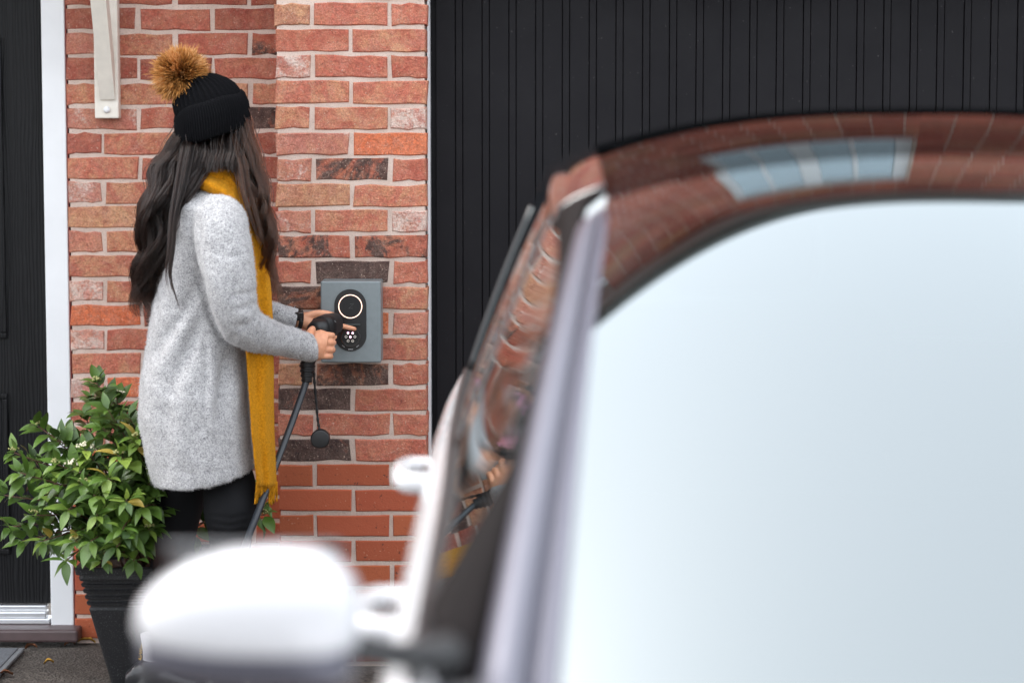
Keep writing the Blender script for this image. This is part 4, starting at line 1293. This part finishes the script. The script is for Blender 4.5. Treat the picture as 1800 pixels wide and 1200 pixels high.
over = [(215, 380, 420, 6.60, 6.61), (240, 382, 422, 6.555, 6.565), (262, 385, 425, 6.51, 6.53), (290, 392, 432, 6.48, 6.50), (330, 402, 440, 6.46, 6.475), (370, 418, 448, 6.450, 6.465), (410, 432, 455, 6.452, 6.465), (450, 440, 462, 6.458, 6.47)]
loose = [(215, 330, 350, 6.60, 6.61), (242, 325, 346, 6.55, 6.56), (262, 315, 340, 6.49, 6.51), (320, 304, 330, 6.45, 6.46), (380, 298, 312, 6.42, 6.44), (440, 297, 304, 6.40, 6.42), (490, 292, 298, 6.40, 6.42), (545, 304, 316, 6.42, 6.44)]
groups = [hair_mass(back, 200, 46, (15, 3.8), .30, 1, root=6), hair_mass(front, 100, 42, (11, 4.6), .35, 2, root=6), hair_mass(mid, 90, 36, (1.5, .6), .2, 3, tmin=.85),
          hair_mass(over, 3, 30, (6, 1.3), .3, 4, tmin=.6, root=5), hair_mass(loose, 5, 30, (4, 1.2), .3, 5, tmin=.75, root=3.5, tip=1.2)]
ub = MB()
for tb, sh, nr in ((back, .62, 8), (front, .55, 8)):
    rgs = []
    for (y, a, b, yn, yf) in catmull([tuple(q) for q in tb[:nr]], 24):
        c = P((a + b) / 2, y, (yn + yf) / 2)
        rgs.append(ering(c, (b - a) / 2 / S_ * sh * 1.25, (yf - yn) / 2 * .8, 24, 2))
    ub.loft(rgs)
hair = Q(ub.build('hair', M['hairbase'], None, True)); hair['label'] = 'long wavy dark brown hair'
for gi, (g3, mt) in enumerate(zip((np.concatenate([groups[0], groups[2], groups[4]]), np.concatenate([groups[1], groups[3]])), ('hair', 'hairfront'))):
    hc_ = bpy.data.hair_curves.new('hair_strands')
    hc_.add_curves([g3.shape[1]] * g3.shape[0])
    hc_.attributes['position'].data.foreach_set('vector', g3.reshape(-1).astype('f'))
    ra = hc_.attributes.get('radius') or hc_.attributes.new('radius', 'FLOAT', 'POINT')
    tt = np.linspace(0, 1, g3.shape[1]); rr = .00062 * np.where(tt < .8, 1, (1 - tt) / .2 * .8 + .2)
    ra.data.foreach_set('value', np.tile(rr, g3.shape[0]).astype('f'))
    hc_.materials.append(M[mt])
    o = bpy.data.objects.new('hair_strands', hc_); COL.objects.link(o)
    Q(o, hair)

# ------------------------------------------------------------------ charging cable held in the hand
cab = empty('charging_cable', 'black charging cable with plug held towards the charger, cap dangling', 'cable', tuple(P(541, 640, 6.70)))
cb0 = P(541, 640, 6.70)
def K(o):
    o.parent = cab; o.matrix_parent_inverse = Matrix.Translation(-cb0); return o
ax0, ax1 = P(553, 583, 6.700), P(589, 567, 6.815)
t = (ax1 - ax0).normalized(); sdv = t.cross(Vector((0, 0, 1))).normalized(); upd = sdv.cross(t)
rings = []
for s, a, b, ex in ((-.02, .014, .015, 2.5), (-.005, .024, .024, 2.8), (.25, .029, .030, 3.2), (.55, .030, .0325, 3.2), (.72, .030, .033, 2.8), (.74, .0265, .029, 2.4), (.98, .0265, .029, 2.4), (1.0, .025, .027, 2.4)):
    rings.append(ering(ax0.lerp(ax1, s), a, b, 36, ex, sdv, upd))
plug = K(MB().loft(rings).build('plug', M['rubber'], None, True))
plug.data.polygons.foreach_set('use_smooth', [True] * len(plug.data.polygons))
mb = MB()
for s in (.30, .36, .42):
    mb.loft([ering(ax0.lerp(ax1, s + q), .0297 + e, .0315 + e, 36, 3.2, sdv, upd) for q, e in ((0, 0), (.008, .001), (.022, .001), (.03, 0))])
K(mb.build('plug_ridge', M['rubber'], None, True))
K(MB().tube([P(561, 588, 6.712), P(556, 602, 6.712), P(549, 620, 6.708), P(543, 634, 6.704), P(540, 642, 6.702)], [.021, .019, .018, .0185, .021], 20).build('plug_grip', M['rubber'], None, True))
pts, rad = [], []
for i in range(25):
    s = i / 24
    pts.append(P(540.5 - 1.5 * s, 638 + 34 * s, 6.702 - .01 * s))
    rad.append((.0225 - .009 * s) * (1 + (.08 if (i // 3) % 2 else -.06)))
K(MB().tube(pts, rad, 20).build('strain_relief', M['rubber'], None, False))
cp = catmull([P(539, 668, 6.692), P(531, 692, 6.68), P(511, 748, 6.64), P(483, 822, 6.57), P(455, 896, 6.47), P(431, 960, 6.36), P(412, 1030, 6.2), P(420, 1120, 5.95), Vector((-.55, 5.6, .06)), Vector((-.35, 5.35, .016)), Vector((-.2, 5.15, .016)), Vector((-.18, 4.95, .30)), Vector((-.15, 4.92, .72))], 110)
K(MB().tube(cp, .0096, 16).build('cable', M['cable'], None, True))
K(MB().tube(catmull([P(550, 640, 6.70), P(552, 660, 6.71), P(555, 700, 6.72), P(559, 740, 6.725), P(562, 757, 6.727)], 40), [.0036 * (1 + .25 * math.sin(i * 1.6)) for i in range(40)], 8).build('tether', M['rubber'], None, True))
cc = P(563, 771, 6.727)
K(MB().loft([[cc + Vector((.027 * k * math.cos(a_), dy, .027 * k * math.sin(a_) * (1 if math.sin(a_) > -.85 else .93))) for a_ in [2 * math.pi * i / 40 for i in range(40)]]
             for dy, k in ((.016, .9), (.015, 1.0), (-.010, 1.0), (-.014, .95), (-.0145, .85))]).build('dust_cap', M['rubber'], None, True))
mp = ax0.lerp(ax1, .55)
md = Vector((.25, -1, .25)); md = (md - t * md.dot(t)).normalized()
mk = text_mesh('plug_mark', 'x', .014, M['alu'], mp + md * .0345, (0, 0, 0))
mk.rotation_euler = md.to_track_quat('Z', 'Y').to_euler()
K(mk)

# ------------------------------------------------------------------ car, nose towards the camera
CX = 0.74
SLOPES = [29.5, 25.5, 19.5, 14, 9, 4.5, 0, -4, -10]
CROWN = .07
car = empty('car', 'white car with dark windscreen and glossy black roof parked nose out, nearest the camera', 'car', (CX, 3.4, 0))
def A(o, par=None):
    if par is None:
        o.parent = car; o.matrix_parent_inverse = Matrix.Translation((-CX, -3.4, 0))
    else: o.parent = par
    return o
def grid(fn, nu, nv, name, mat, par=None, flip=False, thick=0.0):
    v = [fn(i / nu, j / nv) for j in range(nv + 1) for i in range(nu + 1)]
    f = []
    for j in range(nv):
        for i in range(nu):
            a = j * (nu + 1) + i
            q = (a, a + 1, a + nu + 2, a + nu + 1)
            f.append(q[::-1] if flip else q)
    o = mesh_obj(name, v, f, mat, None, True)
    return A(o, par)
lerp = lambda a, b, t: a + (b - a) * t
# windscreen and roof follow one profile: slope (degrees) against distance behind the scuttle on the centre line
PR_D = np.linspace(0, 3.0, 601)
PR_S = np.interp(PR_D, [0, .5, 1.08, 1.27, 1.46, 1.75, 2.05, 2.4, 3.0], SLOPES)
PR_Z = .985 + np.concatenate([[0], np.cumsum(np.tan(np.radians(PR_S))[:-1] * (PR_D[1] - PR_D[0]))])
HWB, HWT = .722, .592
D_HEAD = 1.30                                        # header of the windscreen
def car_top(s, d):
    """point of the upper shell: s -1..1 across, d metres behind the scuttle"""
    q = min(1, d / D_HEAD)
    hw_ = lerp(HWB, HWT, q) * (1 - .05 * max(0, (d - D_HEAD) / 1.6) ** 2)
    z = float(np.interp(d, PR_D, PR_Z)) - lerp(.012, CROWN, q) * abs(s) ** 2.6
    return Vector((CX + s * hw_, 2.42 + d + lerp(.08, .07, q) * abs(s) ** 4, z))
def ws(s, v, out=0.0):
    return car_top(s, v * D_HEAD) + Vector((0, 0, out))
screen = grid(lambda u, v: ws(2 * u - 1, v), 96, 80, 'windscreen', M['screen'])
def roof_pt(s, v):
    return car_top(s, D_HEAD + (2.86 - D_HEAD) * v)
roofc = grid(lambda u, v: roof_pt(2 * u - 1, v), 64, 60, 'roof_panel', M['roofglass'])
# sides: one gently curved sheet x(y, z), trimmed by belt, screen pillar and roof rail
def side_x(y, z):
    t = (z - 1.05) / .485
    k = min(1, max(0, (4.35 - y) / 1.05)); k = k * k * (3 - 2 * k)      # widest at the door pillar, narrowing to the screen
    return -.102 + .190 * t - .010 * 4 * t * (1 - t) + .062 * k * min(1, max(.15, t * 3.2 + .15)) + .006 * max(0, y - 4.4) ** 2
def belt(v):
    y, z = lerp(2.42, 5.20, v), lerp(1.035, 1.075, v)
    return Vector((side_x(y, z), y, z))
EDGE = [ws(-1, q) + Vector((0, .03, -.012)) for q in np.linspace(0, 1, 30)] + [roof_pt(-1, q) + Vector((0, .03, -.034)) for q in np.linspace(.05, 1, 30)]
EY, EZ = [p.y for p in EDGE], [p.z for p in EDGE]
def rail(v):
    y = lerp(2.42, 5.20, v)
    z = max(float(np.interp(y, EY, EZ)), lerp(1.035, 1.075, v) + .003)
    return Vector((side_x(y, z), y, z))
def side_pt(u, v, mirror=False, out=0.0):
    a, b = belt(v), rail(v)
    y, z = a.y, lerp(a.z, b.z, u)
    p = Vector((side_x(y, z) - out, y, z))
    if mirror: p.x = 2 * CX - p.x
    return p
for mir in (False, True):
    sg = grid(lambda u, v: side_pt(u, lerp(.02, .97, v), mir), 16, 60, 'side_window', M['sideglass'], None, not mir)
    # door frame and pillars in black, silver strip on the windscreen pillar
    mb = MB()
    mb.tube([side_pt(0, v, mir, .004) for v in np.linspace(.0, .98, 40)], .010, 10)
    mb.tube([side_pt(u, .97, mir) for u in np.linspace(0, .84, 12)], .008, 10)
    A(MB().loft([[side_pt(u, v, mir, o_) for v, o_ in ((.570, .001), (.572, .003), (.600, .003), (.602, .001), (.6, -.004), (.572, -.004))] for u in np.linspace(0, .95, 16)]).build('door_pillar', M['carblack'], None, True))
    A(mb.build('window_surround', M['rubber'], None, True))
    rgs = []
    for d in np.linspace(.02, 2.70, 90):                # one black frame from the screen pillar back along the roof
        q = min(1, d / D_HEAD)
        e0 = car_top(-1, d)
        k = 1 if q < 1 else max(0, 1 - (d - D_HEAD) / .12)
        e = e0 + Vector((-.040, .02, -.002)) * (lerp(1.25, .62, q) * k) + Vector((.028, 0, .001)) * (1 - k)
        v_ = max(0, min(.985, (e0.y + .03 - 2.42) / 2.78))
        r_ = rail(v_); b_ = side_pt(.955, v_, False, .005); c_ = side_pt(.92, v_, False, .004); d_ = side_pt(.91, v_, False, -.004)
        up_ = Vector((0, 0, .006 + .004 * (1 - k)))
        ring = [e, e.lerp(r_, .35) + up_, e.lerp(r_, .7) + up_ * .8 + Vector((-.003, 0, 0)), r_ + Vector((-.006, 0, 0)), b_, c_, d_, r_ + Vector((.02, 0, -.02))]
        if mir: ring = [Vector((2 * CX - p.x, p.y, p.z)) for p in ring]
        rgs.append(ring)
    A(MB().loft(rgs[45:]).build('roof_rail', M['carblack'], None, True))
    A(MB().loft(rgs[:46]).build('pillar_cover', M['framebk'], None, True))
    sgn = -1
    def pil(q, e):
        a = ws(-1, q) + Vector((e[0], e[1], e[2])) * (lerp(1.25, .62, q) * (1 if q < .88 else max(.15, 1 - (q - .88) * 10)))
        if mir: a.x = 2 * CX - a.x
        return a
    rgs = []
    for q in np.linspace(-.02, .955, 30):
        rgs.append([pil(q, e) for e in ((-.048, .02, -.006), (-.046, .012, .006), (-.030, .002, .013), (-.012, -.002, .010), (-.004, .0, .002), (-.012, .012, -.016))])
    A(MB().loft(rgs).build('windscreen_pillar', M['silver'], None, True))
    # black edge band of the glass
    rgs = []
    for q in np.linspace(-.02, .955, 30):
        rgs.append([pil(q, e) for e in ((-.004, .0, .004), (.012, -.002, .006), (.028, -.003, .004), (.026, .004, -.006))])
    A(MB().loft(rgs).build('windscreen_trim', M['trim'], None, True))

# lower body: sections along Y
def sect(Y):
    t = (Y - 1.15) / (5.85 - 1.15)
    front = min(1, max(0, (Y - 1.15) / .55)); rear = min(1, max(0, (5.85 - Y) / .5))
    hw_ = .895 * (.80 + .20 * math.sin(front * math.pi / 2)) * (.86 + .14 * math.sin(rear * math.pi / 2))
    if Y > 4.2: hw_ -= .03 * ((Y - 4.2) / 1.6) ** 1.5
    if Y < 2.45:
        top = .70 + (.93 - .70) * min(1, (Y - 1.15) / 1.15) ** .6
    else: top = 1.0 + .06 * min(1, (Y - 2.45) / 2.7)
    return hw_, top
def body_ring(Y):
    hw_, top = sect(Y)
    e = max(0, min(1, (2.6 - Y) / .5))
    cab = 1.0 if 2.42 < Y < 5.2 else 0.0
    pr = [(.0, .20), (.55, .20), (.90, .24), (.955, .32), (.975, .50), (.985, .70), (1.0, top - .085), (.997, top - .05), (.975, top - .015), (lerp(.93, .90, e), top + lerp(.018, .004, e)), (.86, lerp(top - .02, .80, cab)), (.80, lerp(top + .02, .62, cab)), (.4, lerp(top + .035, .60, cab)), (0, lerp(top + .04, .60, cab))]
    L_ = [Vector((CX - a * hw_, Y, z)) for a, z in pr]
    R_ = [Vector((CX + a * hw_, Y, z)) for a, z in pr[::-1]][1:-1]
    return L_ + R_
stations = list(np.concatenate([np.linspace(1.15, 1.75, 8), np.linspace(1.9, 2.4, 5), np.linspace(2.5, 5.3, 18), np.linspace(5.4, 5.85, 6)]))
# open the cabin: the shell behind the scuttle keeps only its flanks and floor
rings = [body_ring(Y) for Y in stations]
lower = MB().loft(rings)
cb_ = A(lower.build('car_body', M['paint'], None, True)); cb_['label'] = 'white painted car body'
# tailgate / rear screen
def tail(u, v):
    s = 2 * u - 1
    a = roof_pt(s, 1.0); b = Vector((CX + s * .70, 5.72 - .08 * s * s, 1.06))
    p = a.lerp(b, v); p.y += .03 * math.sin(math.pi * v); return p
grid(tail, 20, 12, 'rear_window', M['sideglass'])
# handles
for mir in (False, True):
    for (Yh, zh) in ((3.13, .955), (4.28, .975)):
        hw_, top = sect(Yh)
        xs = CX - hw_ * .998
        mb = MB()
        path = [(xs + .015, Yh - .105, zh), (xs - .030, Yh - .098, zh + .002), (xs - .044, Yh - .06, zh + .004), (xs - .047, Yh, zh + .005), (xs - .044, Yh + .06, zh + .004), (xs - .030, Yh + .098, zh + .002), (xs + .015, Yh + .105, zh)]
        c = catmull(path, 30)
        if mir: c[:, 0] = 2 * CX - c[:, 0]
        mb.tube(c, .015, 12, 1.25, (0, 0, 1))
        A(mb.build('door_handle', M['paint'], None, True))
        xx = xs - .002 if not mir else 2 * CX - xs + .002
        A(MB().ball((xx, Yh, zh), (.008, .07, .022), 3).build('handle_recess', M['carblack'], None, True))
# door mirrors
for mir in (False, True):
    mc = P(440, 1074, 2.42)
    sx = -1 if mir else 1
    rgs = []
    # sections from the outer tip inwards
    prof = [(-.116, .008, .010, -.012), (-.110, .022, .026, -.010), (-.092, .036, .040, -.005), (-.060, .050, .052, .0), (-.02, .059, .058, .003), (.03, .062, .060, .004), (.065, .060, .058, .003), (.090, .052, .052, .0), (.104, .038, .042, -.004), (.112, .018, .025, -.008)]
    for dx, rz, ry, dz in prof:
        c = mc + Vector((dx, .10 * (dx * dx) * 4, dz))
        rgs.append(ering(c, ry, rz, 36, 2.6, Vector((0, 1, 0)), Vector((0, 0, 1))))
    mm = MB().loft(rgs)
    if mir: mm.v = [Vector((2 * CX - p.x, p.y, p.z)) for p in mm.v]; mm.f = [q[::-1] for q in mm.f]
    mo = A(mm.build('door_mirror', M['paint'], None, True)); mo['label'] = 'white door mirror'
    def X(x): return 2 * CX - x if mir else x
    # dark lower shell, glass, arm
    rgs = []
    for dx, rz, ry, dz in prof[1:-1]:
        c = mc + Vector((dx, .10 * (dx * dx) * 4 + .006, dz - .030))
        rgs.append([Vector((X(p.x), p.y, p.z)) for p in ering(c, ry * .97, rz * .88, 36, 2.6, Vector((0, 1, 0)), Vector((0, 0, 1)))])
    o = MB().loft(rgs).build('mirror_lower_shell', M['silver'], None, True); o.parent = mo
    o = MB().box(min(X(mc.x - .095), X(mc.x + .09)), max(X(mc.x - .095), X(mc.x + .09)), mc.y + .054, mc.y + .068, mc.z - .05, mc.z + .06, .006).build('mirror_glass', M['carblack'], None); o.parent = mo
    arm = catmull([(X(mc.x + .09), mc.y + .01, mc.z - .035), (X(mc.x + .14), mc.y + .03, mc.z - .05), (X(mc.x + .20), mc.y + .07, mc.z - .062)], 10)
    o = MB().tube(arm, [.028, .025, .022, .02, .019, .019, .02, .022, .026, .03], 14, .8).build('mirror_arm', M['rubber'], None, True); o.parent = mo
# wheels, lights, plate-free nose
for mir in (False, True):
    for Yw in (1.95, 4.75):
        hw_, top = sect(Yw)
        xo = CX - hw_ * .985 - .004
        s = -1
        n = 36
        def wr(r, x): return [Vector((2 * CX - x if mir else x, Yw + r * math.cos(2 * math.pi * i / n), .325 + r * math.sin(2 * math.pi * i / n))) for i in range(n)]
        wh = A(MB().loft([wr(.20, xo + .20), wr(.315, xo + .20), wr(.325, xo + .17), wr(.325, xo + .03), wr(.312, xo + .002), wr(.235, xo - .004), wr(.225, xo + .02)], cap=False).build('wheel', M['tyre'], None, True))
        mb = MB().loft([wr(.232, xo + .004), wr(.222, xo - .001), wr(.21, xo + .03), wr(.05, xo + .035)], cap=False)
        for q in range(5):
            a = 2 * math.pi * q / 5
            mb.tube([Vector((2 * CX - xo - .012 if mir else xo + .012, Yw + r * math.cos(a), .325 + r * math.sin(a))) for r in (.03, .12, .215)], [.035, .024, .028], 8, .5, (1, 0, 0))
        A(mb.build('rim', M['silver'], None, True), wh)
        ar = A(MB().loft([wr(.372, xo + .004), wr(.372, xo - .006), wr(.340, xo - .006), wr(.340, xo + .004)], cap=False).build('arch_trim', M['carblack'], None, True))
    hl = MB().ball((CX - .60 if not mir else CX + .60, 1.30, .66), (.16, .10, .055), 3, Matrix.Rotation(R(30 if not mir else -30), 3, 'Z'))
    A(hl.build('headlight', M['screen'], None, True))
# cabin: dashboard, wheel, seats
A(MB().box(CX - .70, CX + .70, 2.30, 3.0, .90, .962, .012).build('dashboard', M['interior']))
A(MB().box(CX - .66, CX + .66, 4.86, 5.14, .846, 1.14, .05).build('rear_seat', M['interior'], None, True))
A(MB().box(CX - .74, CX + .74, 2.40, 5.28, .83, .845).build('cabin_floor', M['interior']))
for sx in (-1, 1):
    A(MB().box(CX + sx * .80 - .035, CX + sx * .80 + .035, 2.50, 5.2, .80, 1.0, .012).build('door_card', M['interior']))
for sx in (-.36, .36):
    st = A(MB().box(CX + sx - .25, CX + sx + .25, 3.95, 4.07, 1.04, 1.30, .045).build('seat', M['interior'], None, True))
    MB().box(CX + sx - .13, CX + sx + .13, 4.0, 4.09, 1.32, 1.45, .035).build('headrest', M['interior'], st, True).matrix_parent_inverse = Matrix.Identity(4)
wc = Vector((CX - .36, 3.2, 1.08)); n = 32
A(MB().tube([wc + Vector((.17 * math.cos(2 * math.pi * i / n), .08 * math.sin(2 * math.pi * i / n), .15 * math.sin(2 * math.pi * i / n))) for i in range(n + 1)], .014, 10).build('steering_wheel', M['interior'], None, True))
